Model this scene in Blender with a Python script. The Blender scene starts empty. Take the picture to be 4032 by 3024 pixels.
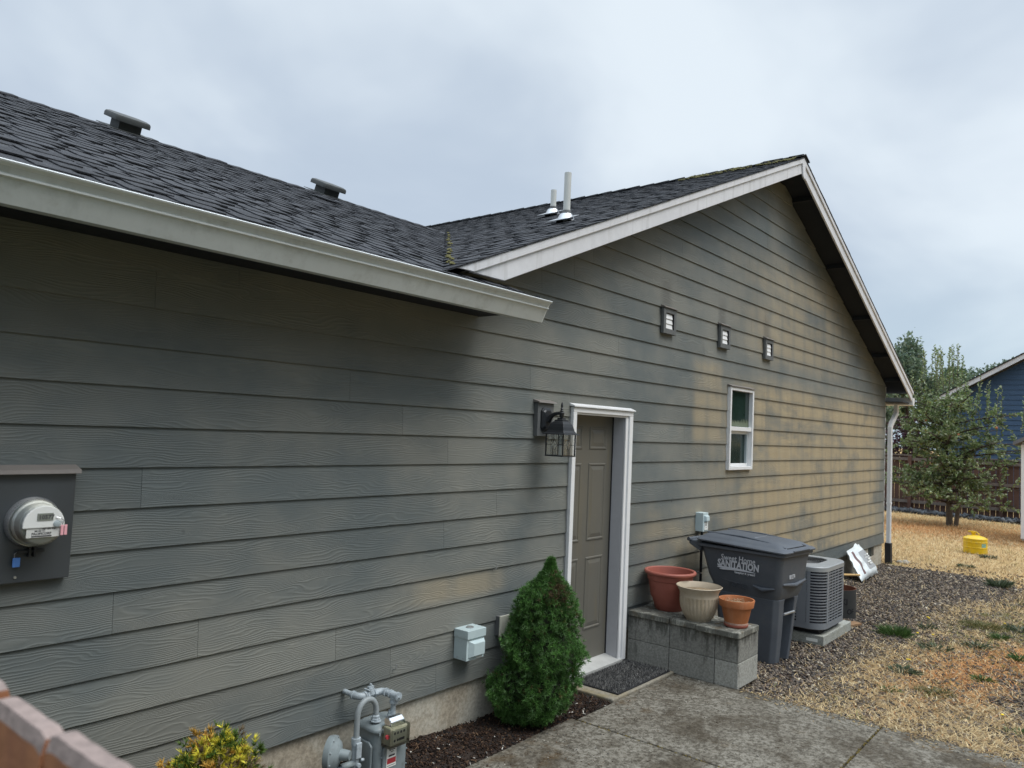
import bpy, math, random
import numpy as np
from mathutils import Vector, Matrix, noise as mn
random.seed(7); rng=np.random.default_rng(7)
S=bpy.context.scene; COL=S.collection
# ------------------------------------------------------------------ camera
F,YAW,PIT,ROL,CD,CH=3033.32,0.882521,0.0578584,0.0434782,3.42743,1.66383
f_=Vector((math.sin(YAW)*math.cos(PIT),math.cos(YAW)*math.cos(PIT),math.sin(PIT)))
r_=Vector((math.cos(YAW),-math.sin(YAW),0)); u_=r_.cross(f_)
c_,s_=math.cos(ROL),math.sin(ROL)
R_=c_*r_+s_*u_; U_=-s_*r_+c_*u_
cam=bpy.data.cameras.new('camera'); co=bpy.data.objects.new('camera',cam); COL.objects.link(co)
co.matrix_world=Matrix(((R_.x,U_.x,-f_.x,0),(R_.y,U_.y,-f_.y,-CD),(R_.z,U_.z,-f_.z,CH),(0,0,0,1)))
cam.sensor_width=36; cam.lens=F/4032*36; cam.clip_start=.05; cam.clip_end=2000
cam.dof.use_dof=True; cam.dof.focus_distance=6.0; cam.dof.aperture_fstop=4.8
S.camera=co
S.render.resolution_x=1024; S.render.resolution_y=768
S.view_settings.view_transform='Standard'; S.view_settings.look='None'; S.view_settings.gamma=1
S.view_settings.use_curve_mapping=False; S.view_settings.exposure=0.39
# ------------------------------------------------------------------ node helpers
class NT:
    def __init__(s,t): s.t=t
    def new(s,ty,**k):
        n=s.t.nodes.new(ty)
        for a,v in k.items(): setattr(n,a,v)
        return n
    def put(s,sock,v):
        if v is None: return
        if isinstance(v,bpy.types.NodeSocket): s.t.links.new(v,sock)
        elif isinstance(v,(tuple,list)) and len(v)==3 and sock.type=='RGBA': sock.default_value=(*v,1)
        else: sock.default_value=v
    def math(s,op,a,b=None,c=None,clamp=False):
        n=s.new('ShaderNodeMath',operation=op,use_clamp=clamp); s.put(n.inputs[0],a); s.put(n.inputs[1],b); s.put(n.inputs[2],c); return n.outputs[0]
    def vmath(s,op,a,b=None):
        n=s.new('ShaderNodeVectorMath',operation=op); s.put(n.inputs[0],a); s.put(n.inputs[1],b); return n.outputs[0]
    def mix(s,f,a,b,mode='MIX'):
        n=s.new('ShaderNodeMix',data_type='RGBA',blend_type=mode); s.put(n.inputs[0],f); s.put(n.inputs[6],a); s.put(n.inputs[7],b); return n.outputs[2]
    def noise(s,v,sc=5,det=3,ro=.5,dis=0):
        n=s.new('ShaderNodeTexNoise'); s.put(n.inputs['Vector'],v); n.inputs['Scale'].default_value=sc; n.inputs['Detail'].default_value=det
        n.inputs['Roughness'].default_value=ro; n.inputs['Distortion'].default_value=dis; return n.outputs['Fac']
    def ss(s,x,a,b):   # smoothstep
        n=s.new('ShaderNodeMapRange',interpolation_type='SMOOTHSTEP'); s.put(n.inputs[0],x); n.inputs[1].default_value=a; n.inputs[2].default_value=b; return n.outputs[0]
    def sep(s,v):
        n=s.new('ShaderNodeSeparateXYZ'); s.put(n.inputs[0],v); return n.outputs
    def comb(s,x,y,z):
        n=s.new('ShaderNodeCombineXYZ'); s.put(n.inputs[0],x); s.put(n.inputs[1],y); s.put(n.inputs[2],z); return n.outputs[0]
    def bump(s,h,st=.3,d=.01,nrm=None):
        n=s.new('ShaderNodeBump'); n.inputs['Strength'].default_value=st; n.inputs['Distance'].default_value=d; s.put(n.inputs['Height'],h); s.put(n.inputs['Normal'],nrm); return n.outputs[0]
def newmat(name):
    m=bpy.data.materials.new(name); m.use_nodes=True; t=m.node_tree
    b=t.nodes['Principled BSDF']; q=NT(t); q.b=b
    q.obj=q.new('ShaderNodeTexCoord').outputs['Object']; q.info=q.new('ShaderNodeObjectInfo').outputs
    return m,q
def std(name,col,rough=.6,var=.18,sc=6,bump=.15,bsc=80,metal=0,dirt=None,dsc=3,spec=.4,ovar=0,streak=None,bd=.003):
    m,q=newmat(name); v=q.obj
    n1=q.noise(v,sc,4,.6); n2=q.noise(v,sc*7,3,.6)
    k=q.math('ADD',q.math('MULTIPLY',n1,.65),q.math('MULTIPLY',n2,.35))
    c=q.mix(q.ss(k,.25,.75),tuple(x*(1-var) for x in col),tuple(min(1,x*(1+var)) for x in col))
    if dirt: c=q.mix(q.math('MULTIPLY',q.ss(q.noise(v,dsc,5,.7),.5,.72),.75),c,dirt)
    if streak:
        x,y,z=q.sep(v)[:3]; sn=q.noise(q.comb(q.math('MULTIPLY',x,14),q.math('MULTIPLY',y,14),q.math('MULTIPLY',z,1.2)),1,4,.6)
        c=q.mix(q.math('MULTIPLY',q.ss(sn,.5,.75),.6),c,streak)
    if ovar:
        c=q.mix(1,c,q.comb(*[q.math('MULTIPLY_ADD',q.info['Random'],2*ovar,1-ovar)]*3),'MULTIPLY')
    q.put(q.b.inputs['Base Color'],c); q.put(q.b.inputs['Roughness'],q.math('MULTIPLY_ADD',n2,.25,rough-.12)); q.b.inputs['Metallic'].default_value=metal
    q.b.inputs['Specular IOR Level'].default_value=spec
    if bump: q.put(q.b.inputs['Normal'],q.bump(q.noise(v,bsc,3,.6),bump,bd))
    return m
# ------------------------------------------------------------------ world: overcast sky with soft cloud banks over a Nishita sky
W=bpy.data.worlds.new("World"); S.world=W; W.use_nodes=True
w=NT(W.node_tree); bg=W.node_tree.nodes['Background']
SUND=Vector((0.30,-1.0,1.75)).normalized()
sky=w.new('ShaderNodeTexSky',sky_type='NISHITA',sun_disc=False)
sky.sun_elevation=math.asin(SUND.z); sky.sun_rotation=math.atan2(SUND.x,SUND.y)
g=w.new('ShaderNodeTexCoord').outputs['Generated']
gx,gy,gz=w.sep(g)[:3]
zz=w.math('MAXIMUM',gz,0.0)
den=w.math('ADD',zz,.30)
pv=w.comb(w.math('DIVIDE',gx,den),w.math('DIVIDE',gy,den),0)
cl=w.noise(w.vmath('MULTIPLY',pv,(1.0,1.35,1)),.95,5,.50,.35)
cl2=w.noise(w.vmath('ADD',pv,(7.3,2.1,0)),.42,2,.5,.2)
cmix=w.math('ADD',w.math('MULTIPLY',cl,.55),w.math('MULTIPLY',cl2,.45))
cloud=w.mix(w.ss(cmix,.42,.585),(.41,.48,.57),(.635,.70,.755))
cloud=w.mix(w.ss(gz,.02,.28),w.mix(.5,cloud,(.40,.53,.61)),cloud)
skyc=w.mix(1,sky.outputs[0],(.1,.1,.1),'MULTIPLY')
tot=w.mix(.93,skyc,cloud)
zen=w.math('MULTIPLY_ADD',w.ss(gz,.52,.98),2.1,1.0)
tot=w.mix(1,tot,w.comb(zen,zen,zen),'MULTIPLY')
w.put(bg.inputs[0],tot); bg.inputs[1].default_value=1.0
sl=bpy.data.lights.new('sun','SUN'); sl.energy=1.5; sl.angle=math.radians(34); sl.color=(1,.965,.91)
so=bpy.data.objects.new('sun',sl); COL.objects.link(so); so.rotation_euler=SUND.to_track_quat('Z','Y').to_euler()
# ------------------------------------------------------------------ mesh builder
class MB:
    def __init__(s): s.v=[];s.f=[];s.m=[]
    def add(s,v,f,mi=0):
        o=len(s.v); s.v+= [tuple(p) for p in v]; s.f+=[tuple(i+o for i in a) for a in f]; s.m+=[mi]*len(f); return s
    def box(s,x0,x1,y0,y1,z0,z1,mi=0,M=None):
        v=[(x,y,z) for x in(x0,x1) for y in(y0,y1) for z in(z0,z1)]
        if M is not None: v=[M@Vector(p) for p in v]
        return s.add(v,[(0,1,3,2),(4,6,7,5),(0,4,5,1),(2,3,7,6),(0,2,6,4),(1,5,7,3)],mi)
    def hexa(s,v,mi=0):  # 8 verts: bottom 4 ccw, top 4
        return s.add(v,[(3,2,1,0),(4,5,6,7),(0,1,5,4),(1,2,6,5),(2,3,7,6),(3,0,4,7)],mi)
    def loft(s,rings,cap=(True,True),mi=0,closed=True):
        n=len(rings[0]); v=[p for r in rings for p in r]; f=[]
        for i in range(len(rings)-1):
            for j in range(n if closed else n-1):
                a=i*n+j;b=i*n+(j+1)%n; f.append((a,b,b+n,a+n))
        if closed and cap[0]: f.append(tuple(range(n))[::-1])
        if closed and cap[1]: f.append(tuple((len(rings)-1)*n+j for j in range(n)))
        return s.add(v,f,mi)
    def tube(s,pts,r,n=8,mi=0,cap=True):
        pts=[Vector(p) for p in pts]; rr=r if isinstance(r,(list,tuple)) else [r]*len(pts)
        rings=[]; prev=None
        for i,p in enumerate(pts):
            t=(pts[min(i+1,len(pts)-1)]-pts[max(i-1,0)]).normalized()
            if prev is None:
                a=Vector((0,0,1)) if abs(t.z)<.9 else Vector((1,0,0)); x=t.cross(a).normalized()
            else: x=(prev-t*prev.dot(t)).normalized()
            prev=x; y=t.cross(x)
            rings.append([p+(x*math.cos(q)+y*math.sin(q))*rr[i] for q in [2*math.pi*k/n for k in range(n)]])
        return s.loft(rings,(cap,cap),mi)
    def lathe(s,prof,c,n=32,mi=0,M=None,cap=(True,True),flute=None):
        rings=[]
        for i,(r,z) in enumerate(prof):
            ring=[]
            for k in range(n):
                a=2*math.pi*k/n; q=r*(1-(flute(i,a) if flute else 0))
                p=Vector((q*math.cos(a),q*math.sin(a),z))
                if M is not None: p=M@p
                ring.append(p+Vector(c))
            rings.append(ring)
        return s.loft(rings,cap,mi)
    def mesh(s,name):
        me=bpy.data.meshes.new(name); me.from_pydata(s.v,[],s.f); return me
def npmesh(name,V,Fc,col=None):
    me=bpy.data.meshes.new(name); nf,k=Fc.shape
    me.vertices.add(len(V)); me.vertices.foreach_set('co',V.astype(np.float32).ravel())
    me.loops.add(nf*k); me.loops.foreach_set('vertex_index',Fc.astype(np.int32).ravel())
    me.polygons.add(nf); me.polygons.foreach_set('loop_start',np.arange(0,nf*k,k,dtype=np.int32))
    me.update(calc_edges=True)
    if col is not None:
        a=me.color_attributes.new('tint','FLOAT_COLOR','POINT'); a.data.foreach_set('color',np.c_[col,np.ones(len(col))].astype(np.float32).ravel())
    return me
def smooth(me,ang=40):
    me.shade_smooth() if hasattr(me,'shade_smooth') else None
    try: me.set_sharp_from_angle(angle=math.radians(ang))
    except Exception: pass
def obj(name,g_,mats,parent=None,sm=None,bev=0,kind=None,label=None,seg=2):
    me=g_ if isinstance(g_,bpy.types.Mesh) else g_.mesh(name)
    if not isinstance(mats,(list,tuple)): mats=[mats]
    if len(me.materials)==0:
        for m in mats: me.materials.append(m)
    if isinstance(g_,MB) and len(mats)>1: me.polygons.foreach_set('material_index',g_.m)
    if sm: smooth(me,sm)
    o=bpy.data.objects.new(name,me); COL.objects.link(o)
    if bev:
        b=o.modifiers.new('bevel','BEVEL'); b.width=bev; b.segments=seg; b.limit_method='ANGLE'; b.angle_limit=math.radians(35)
    if parent is not None:
        o.parent=parent
        if parent.type=='EMPTY': o.matrix_parent_inverse=Matrix.Translation(-parent.location)
    if kind: o['kind']=kind
    if label: o['label']=label
    return o
def tag(o,label,cat,group=None):
    o['label']=label; o['category']=cat
    if group: o['group']=group
    return o
def thing(name,label,cat,loc=(0,0,0),group=None):
    o=bpy.data.objects.new(name,None); COL.objects.link(o); o.location=loc; o.empty_display_size=.1
    return tag(o,label,cat,group)
def part(name,mesh_or_mb,mats,parent,**k): return obj(name,mesh_or_mb,mats,parent,**k)
def textmesh(body,size,ext=.001,bold=0,align='LEFT',shear=0,sx=1):
    c=bpy.data.curves.new('t','FONT'); c.body=body; c.size=size; c.extrude=ext; c.offset=bold; c.align_x=align; c.shear=shear; c.resolution_u=2
    o=bpy.data.objects.new('t',c); COL.objects.link(o)
    me=bpy.data.meshes.new_from_object(o); COL.objects.unlink(o); bpy.data.objects.remove(o)
    if sx!=1: me.transform(Matrix.Scale(sx,4,(1,0,0)))
    return me
def frame(o,x,y):  # matrix with origin o, x axis x, y axis y
    x=Vector(x).normalized(); y=Vector(y); y=(y-x*y.dot(x)).normalized(); z=x.cross(y)
    return Matrix(((x.x,y.x,z.x,o[0]),(x.y,y.y,z.y,o[1]),(x.z,y.z,z.z,o[2]),(0,0,0,1)))
def gz_(x,y):
    t=min(1,max(0,(x-9)/5)); return -.30-.042*t*t*(3-2*t)
# ------------------------------------------------------------------ materials
def m_siding(name,blue=False):
    m,q=newmat(name); X,Y,Z=q.sep(q.obj)[:3]
    if blue: X=Y
    rnd=q.info['Random']; off=q.math('MULTIPLY',rnd,37.0)
    bx=q.math('ADD',X,off)
    n=q.noise(q.comb(q.math('MULTIPLY',bx,1.5),off,q.math('MULTIPLY',Z,9)),1,2,.45,.3)
    n3=q.noise(q.comb(q.math('MULTIPLY',bx,7),off,q.math('MULTIPLY',Z,14)),1,2,.5)
    ph=q.math('ADD',q.math('MULTIPLY_ADD',Z,88,q.math('MULTIPLY',n,15)),q.math('MULTIPLY',n3,1.1))
    s=q.math('SINE',q.math('MULTIPLY',ph,6.283))
    s=q.math('POWER',q.math('MULTIPLY_ADD',s,.5,.5),2.2)
    amp=q.ss(q.noise(q.comb(q.math('MULTIPLY',bx,3),off,q.math('MULTIPLY',Z,8)),1,2,.5),.30,.62)
    gr=q.math('MULTIPLY',s,q.math('MULTIPLY_ADD',amp,.75,.25))
    fine=q.noise(q.comb(q.math('MULTIPLY',bx,10),off,q.math('MULTIPLY',Z,160)),1,3,.6)
    if blue: base=q.mix(n,(.040,.080,.150),(.055,.105,.185))
    else:
        lo=q.noise(q.comb(X,0,q.math('MULTIPLY',Z,1.3)),.9,4,.6)
        base=q.mix(q.ss(lo,.33,.67),(.118,.137,.138),(.205,.207,.184))
        base=q.mix(1,base,q.comb(*[q.math('MULTIPLY_ADD',rnd,.16,.92)]*3),'MULTIPLY')
        # sun-faded tan patches, laid out board by board, with darker lines where the studs stand behind
        fz=q.math('FRACT',q.math('DIVIDE',Z,.1778)); band=q.math('MULTIPLY',q.ss(fz,.02,.3),q.math('SUBTRACT',1,q.ss(fz,.72,1.0)))
        st=q.math('FRACT',q.math('DIVIDE',X,.4064)); st=q.ss(q.math('ABSOLUTE',q.math('SUBTRACT',st,.5)),.5,.26)
        vs=q.noise(q.comb(q.math('MULTIPLY',X,5.5),0,q.math('MULTIPLY',Z,.8)),1,3,.6)
        pn=q.noise(q.comb(q.math('MULTIPLY',X,.95),0,q.math('MULTIPLY',Z,1.9)),1,4,.6,.5)
        bk=q.noise(q.comb(q.math('MULTIPLY',X,.9),3,q.math('FLOOR',q.math('DIVIDE',Z,.1778))),1,1,.5)
        reg=q.math('MULTIPLY',q.ss(X,6.3,8.6),q.math('MULTIPLY',q.ss(Z,2.55,2.05),q.ss(X,14.5,13.2)))
        reg2=q.math('MULTIPLY',q.math('MULTIPLY',q.ss(Z,2.35,2.8),q.ss(Z,4.1,3.5)),q.math('MULTIPLY',q.ss(X,7.2,9.0),q.ss(X,12.6,11.0)))
        reg3=q.math('MULTIPLY',q.math('MULTIPLY',q.ss(X,5.7,6.3),q.ss(X,8,7.3)),q.math('MULTIPLY',q.ss(Z,0,.35),q.ss(Z,1.2,.8)))
        reg4=q.math('MULTIPLY',q.math('MULTIPLY',q.ss(X,6.9,7.1),q.ss(X,7.75,7.6)),q.math('MULTIPLY',q.ss(Z,1.45,1.7),q.ss(Z,2.5,2.35)))
        reg5=q.math('MULTIPLY',q.math('MULTIPLY',q.ss(X,2.9,3.7),q.ss(X,4.25,4.05)),q.math('MULTIPLY',q.ss(Z,.50,.60),q.ss(Z,.75,.68)))
        reg6=q.math('MULTIPLY',q.ss(Z,.16,.2),q.math('ADD',q.math('MULTIPLY',q.ss(X,8.0,9.6),.45),.75))
        r=q.math('MAXIMUM',q.math('MULTIPLY',reg,.9),q.math('MAXIMUM',q.math('MULTIPLY',reg2,.48),q.math('MAXIMUM',q.math('MULTIPLY',reg3,.6),q.math('MAXIMUM',q.math('MULTIPLY',reg4,.85),q.math('MULTIPLY',reg5,.62)))))
        r=q.math('MULTIPLY',r,reg6)
        p=q.math('ADD',q.math('MULTIPLY',pn,.8),q.math('MULTIPLY',bk,.45))
        p=q.ss(q.math('ADD',p,q.math('MULTIPLY',vs,.25)),.50,.80)
        t=q.math('MULTIPLY',q.math('MULTIPLY',r,q.math('MULTIPLY_ADD',p,1.0,.03)),q.math('MULTIPLY',q.math('MULTIPLY_ADD',band,.40,.60),q.math('MULTIPLY_ADD',q.math('MULTIPLY',st,q.ss(pn,.3,.6)),.35,.65)))
        t=q.math('MULTIPLY',t,1.12,clamp=True)
        base=q.mix(t,base,q.mix(vs,(.31,.245,.155),(.44,.365,.235)))
        # scuffs
        sp=q.ss(q.noise(q.comb(q.math('MULTIPLY',X,9),1,q.math('MULTIPLY',Z,5)),1,2,.5),.735,.78)
        base=q.mix(q.math('MULTIPLY',sp,.55),base,(.06,.065,.065))
        # old mildew streaks above the little vents
        for cx in (6.4,7.63,8.86):
            a=q.math('MULTIPLY',q.ss(q.math('ABSOLUTE',q.math('SUBTRACT',X,cx-.02)),.14,.03),q.math('MULTIPLY',q.ss(Z,2.8,2.88),q.ss(Z,3.22,2.95)))
            base=q.mix(q.math('MULTIPLY',a,.45),base,(.07,.068,.066))
    hi=q.mix(q.math('MULTIPLY',gr,.16 if not blue else .1),base,q.mix(1,base,(1.55,1.5,1.4),'MULTIPLY'))
    hi=q.mix(q.math('MULTIPLY',fine,.22),hi,q.mix(1,hi,(.8,.8,.82),'MULTIPLY'))
    q.put(q.b.inputs['Base Color'],hi); q.b.inputs['Roughness'].default_value=.62; q.b.inputs['Specular IOR Level'].default_value=.35
    h=q.math('ADD',q.math('MULTIPLY',gr,.7),q.math('MULTIPLY',fine,.18))
    q.put(q.b.inputs['Normal'],q.bump(h,.5,.0035)); return m
def m_shingle(name):
    m,q=newmat(name); v=q.obj
    n=q.noise(v,170,2,.7); n2=q.noise(v,3.2,4,.65); n3=q.noise(v,13,2,.5)
    c=q.mix(q.ss(n,.32,.68),(.014,.015,.018),(.088,.092,.102))
    c=q.mix(1,c,q.comb(*[q.math('MULTIPLY_ADD',q.info['Random'],.45,.72)]*3),'MULTIPLY')
    c=q.mix(1,c,q.comb(*[q.math('MULTIPLY_ADD',n3,.9,.50)]*3),'MULTIPLY')
    c=q.mix(q.math('MULTIPLY',q.ss(n2,.56,.74),.4),c,(.055,.052,.034))
    q.put(q.b.inputs['Base Color'],c); q.b.inputs['Roughness'].default_value=.88; q.b.inputs['Specular IOR Level'].default_value=.25
    q.put(q.b.inputs['Normal'],q.bump(n,.6,.003)); return m
def m_tint(name,rough=.8,sss=0,spec=.25,bumpy=0):
    m,q=newmat(name); a=q.new('ShaderNodeAttribute',attribute_name='tint').outputs['Color']
    q.put(q.b.inputs['Base Color'],a); q.b.inputs['Roughness'].default_value=rough; q.b.inputs['Specular IOR Level'].default_value=spec
    if sss:
        tr=q.new('ShaderNodeBsdfTranslucent'); q.put(tr.inputs[0],a)
        mx=q.new('ShaderNodeMixShader'); mx.inputs[0].default_value=sss
        q.t.links.new(q.b.outputs[0],mx.inputs[1]); q.t.links.new(tr.outputs[0],mx.inputs[2]); q.t.links.new(mx.outputs[0],q.t.nodes['Material Output'].inputs[0])
    return m
def m_concrete(name,a,b,stain,moss=None,sc=1.0):
    m,q=newmat(name); v=q.obj
    n=q.noise(v,38*sc,5,.75); n2=q.noise(v,2.2*sc,5,.65,.3); n4=q.noise(v,9*sc,4,.7)
    c=q.mix(q.ss(n,.38,.62),a,b); c=q.mix(q.math('MULTIPLY',q.ss(n2,.42,.66),.8),c,q.mix(q.ss(n,.3,.7),stain,tuple(x*2.0 for x in stain)))
    c=q.mix(q.math('MULTIPLY',q.ss(n4,.52,.7),.5),c,tuple(x*.8 for x in stain))
    if moss is not None: c=q.mix(q.math('MULTIPLY',q.ss(q.noise(v,1.7*sc,6,.75),.56,.68),.55),c,moss)
    pit=q.ss(q.noise(v,110*sc,2,.5),.66,.72); c=q.mix(q.math('MULTIPLY',pit,.35),c,(.42,.41,.39))
    q.put(q.b.inputs['Base Color'],c); q.b.inputs['Roughness'].default_value=.9; q.b.inputs['Specular IOR Level'].default_value=.2
    q.put(q.b.inputs['Normal'],q.bump(q.noise(v,90*sc,4,.7),.35,.004)); return m
SID=m_siding('siding_paint'); BLUE=m_siding('blue_siding_paint',True); SHG=m_shingle('asphalt_shingle')
WHITE=std('white_trim_paint',(.74,.74,.745),.5,.05,5,.06,50,streak=(.56,.55,.53))
WHITE2=std('fascia_paint',(.68,.68,.70),.6,.07,3,.08,60,streak=(.46,.455,.45))
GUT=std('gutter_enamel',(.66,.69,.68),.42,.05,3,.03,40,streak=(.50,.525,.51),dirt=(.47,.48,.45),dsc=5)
GUTHI=std('gutter_lit_enamel',(.80,.83,.83),.35,.03,3,0)  # lighter copy of the gutter enamel, the lit edge put into the colour
GUTUN=std('gutter_shaded_enamel',(.50,.53,.52),.6,.04,3,0)  # darker copy of the gutter enamel, underside shade put into the colour
SOF=std('soffit_shade',(.016,.019,.026),.75,.1,4,.1,60)  # near black: the deep eave shade is put into this colour
DARKGAP=std('dark_void',(.012,.012,.015),.9,.05,4,0)
TRIMG=std('painted_trim',(.125,.13,.13),.6,.1,5,.1,60)
FLASH=std('bronze_flashing',(.20,.18,.165),.45,.1,5,.05,40,spec=.5)
DOORM=std('door_paint',(.135,.128,.108),.42,.07,2.5,.05,25,spec=.5,streak=(.165,.14,.09))
FOUND=m_concrete('foundation_concrete',(.42,.39,.32),(.56,.53,.45),(.26,.22,.165),None,1)
SLAB=m_concrete('walk_concrete',(.078,.068,.052),(.245,.228,.190),(.038,.030,.020),(.085,.050,.018),1)
LAND=m_concrete('landing_concrete',(.20,.185,.15),(.29,.265,.215),(.17,.14,.09),(.2,.16,.06),1.2)
PADC=m_concrete('equipment_pad_concrete',(.30,.31,.28),(.40,.41,.38),(.20,.20,.17),None,2)
SILL=std('threshold_concrete',(.45,.45,.43),.6,.1,8,.1,60)
def m_block():
    m,q=newmat('weathered_block'); v=q.obj; x,y,z=q.sep(v)[:3]; n=q.noise(v,60,4,.75)
    c=q.mix(q.ss(n,.33,.67),(.185,.183,.165),(.295,.292,.265))
    c=q.mix(1,c,q.info['Color'],'MULTIPLY')
    stz=q.ss(z,-.10,.16); sn=q.noise(q.comb(q.math('MULTIPLY',x,16),q.math('MULTIPLY',y,16),q.math('MULTIPLY',z,3.5)),1,5,.72)
    c=q.mix(q.math('MULTIPLY',q.ss(q.math('ADD',sn,q.math('MULTIPLY',stz,.20)),.56,.74),.70),c,(.055,.054,.046))
    c=q.mix(q.math('MULTIPLY',q.math('MULTIPLY',q.ss(q.noise(v,7,5,.7),.54,.66),q.ss(z,.08,.15)),.7),c,(.10,.065,.025))
    q.put(q.b.inputs['Base Color'],c); q.b.inputs['Roughness'].default_value=.92; q.b.inputs['Specular IOR Level'].default_value=.15
    q.put(q.b.inputs['Normal'],q.bump(n,.5,.004)); return m
BLK=m_block()
VINYL=std('white_vinyl',(.80,.80,.80),.4,.03,4,0)
GREYMET=std('galvanized_paint',(.40,.46,.48),.42,.07,10,.05,60,spec=.5)
GASG=std('gas_grey_enamel',(.235,.275,.285),.42,.10,9,.08,50,spec=.5,dirt=(.16,.17,.165),dsc=14)
GASP=std('gas_pipe_galvanised',(.38,.43,.46),.42,.22,22,.15,60,spec=.5,dirt=(.2,.225,.24),dsc=30)
BOXB=std('inlet_box_enamel',(.50,.60,.61),.4,.05,8,0,spec=.5)
CREAM=std('cream_plastic',(.68,.66,.55),.45,.05,10,0)
PANELG=std('meter_panel_paint',(.055,.062,.068),.38,.05,5,.02,60,spec=.5)
BLACKM=std('lantern_black',(.025,.027,.031),.38,.15,20,.08,90,metal=.2,spec=.5)
STEEL=std('bright_steel',(.55,.56,.57),.3,.1,20,0,metal=.8)
LCD=std('lcd_glass',(.22,.24,.21),.2,.05,9,0)
INK=std('print_ink',(.05,.05,.055),.7,.05,9,0)
RED=std('red_print',(.45,.05,.06),.5,.05,9,0)
PINK=std('pink_seal',(.85,.42,.46),.5,.05,9,0)
BLUEP=std('blue_seal',(.12,.30,.75),.4,.05,9,0)
METW=std('meter_face',(.85,.85,.80),.4,.04,9,0)
def m_glass(name,col=(.9,.95,.95),tr=.8,rough=.05):
    m,q=newmat(name); t=q.t; gl=q.new('ShaderNodeBsdfGlossy'); gl.inputs['Roughness'].default_value=rough; tp=q.new('ShaderNodeBsdfTransparent'); q.put(tp.inputs[0],col)
    fr=q.new('ShaderNodeFresnel'); fr.inputs[0].default_value=1.5; mx=q.new('ShaderNodeMixShader')
    q.put(mx.inputs[0],q.math('ADD',fr.outputs[0],1-tr,clamp=True)); t.links.new(tp.outputs[0],mx.inputs[1]); t.links.new(gl.outputs[0],mx.inputs[2]); t.links.new(mx.outputs[0],t.nodes['Material Output'].inputs[0]); return m
CLEAR=m_glass('clear_cover',(.96,.97,.96),.97,.08)
LGLASS=m_glass('seeded_glass',(.86,.88,.88),.9,.12)
PANE=std('window_pane',(.012,.028,.024),.10,.3,3,0,spec=.55)
CURT=std('window_valance',(.13,.16,.11),.8,.35,40,0)
TERRA=std('terracotta_clay',(.40,.140,.052),.75,.16,7,.15,60,streak=(.47,.22,.12))
TERP=std('terracotta_plastic',(.33,.10,.072),.5,.07,5,.05,50,dirt=(.35,.12,.085),dsc=4)
BEIGE=std('beige_resin',(.46,.385,.285),.6,.09,5,.1,60,dirt=(.36,.28,.18),dsc=5)
LIME=std('lime_scale',(.42,.26,.20),.85,.3,20,.2,60)
SOIL=std('dry_soil',(.20,.145,.085),.95,.5,30,.6,40,bd=.01)
BIN=std('bin_plastic',(.088,.100,.118),.55,.10,5,.12,120,spec=.4,dirt=(.11,.12,.13),dsc=9)
BINW=std('bin_print',(.60,.62,.66),.6,.05,9,0)
RUB=std('black_rubber',(.02,.02,.022),.7,.1,9,0)
ACG=std('condenser_enamel',(.20,.216,.238),.42,.05,5,.02,50,spec=.5)
ACT=std('condenser_top_enamel',(.28,.295,.30),.42,.05,5,.02,50,spec=.5)
ACD=std('condenser_coil',(.008,.010,.020),.7,.3,30,0)
RUST=std('rusty_iron',(.16,.06,.035),.85,.3,9,.2,40)
IRON=std('black_iron',(.035,.036,.036),.6,.2,9,.1,50)
YEL=std('yellow_enamel',(.72,.47,.012),.42,.14,12,.08,40,dirt=(.52,.42,.12),dsc=13)
BAGW=std('bag_plastic',(.70,.75,.76),.35,.06,6,.3,14,spec=.6,bd=.02)
BAGG=std('bag_grey_print',(.33,.34,.35),.4,.1,9,.2,14); BAGB=std('bag_brown_print',(.14,.075,.075),.45,.3,30,0)
CEDAR=std('old_cedar',(.105,.058,.045),.8,.3,5,.4,60,ovar=.2,streak=(.10,.055,.04))
CEDARN=std('near_cedar_face',(.34,.145,.070),.8,.25,9,.5,60,streak=(.20,.08,.05))
CEDARG=std('weathered_end_grain',(.25,.195,.175),.9,.3,60,.6,90)
RAILW=std('grey_rail',(.16,.135,.12),.85,.3,8,.3,60)
BARK=std('bark',(.11,.088,.066),.95,.35,18,.6,40,bd=.01)
BARKD=std('dark_bark',(.06,.047,.04),.95,.35,18,.5,40,bd=.01)
WOODY=std('raw_stick',(.55,.36,.15),.7,.2,20,.2,60)
STONE=std('river_stone',(.38,.35,.30),.8,.25,9,.2,40,ovar=.3)
DARKROCK=std('dark_basalt',(.055,.062,.068),.85,.4,7,.4,30,ovar=.4)
MATM=std('mat_rubber',(.018,.018,.02),.85,.2,9,.1,50)
LEAF=m_tint('leaf_tint',.5,.30,.4); NEED=m_tint('needle_tint',.55,.12,.3); BLADE=m_tint('blade_tint',.85,.12,.15); CHIP=m_tint('chip_tint',.92)
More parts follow.
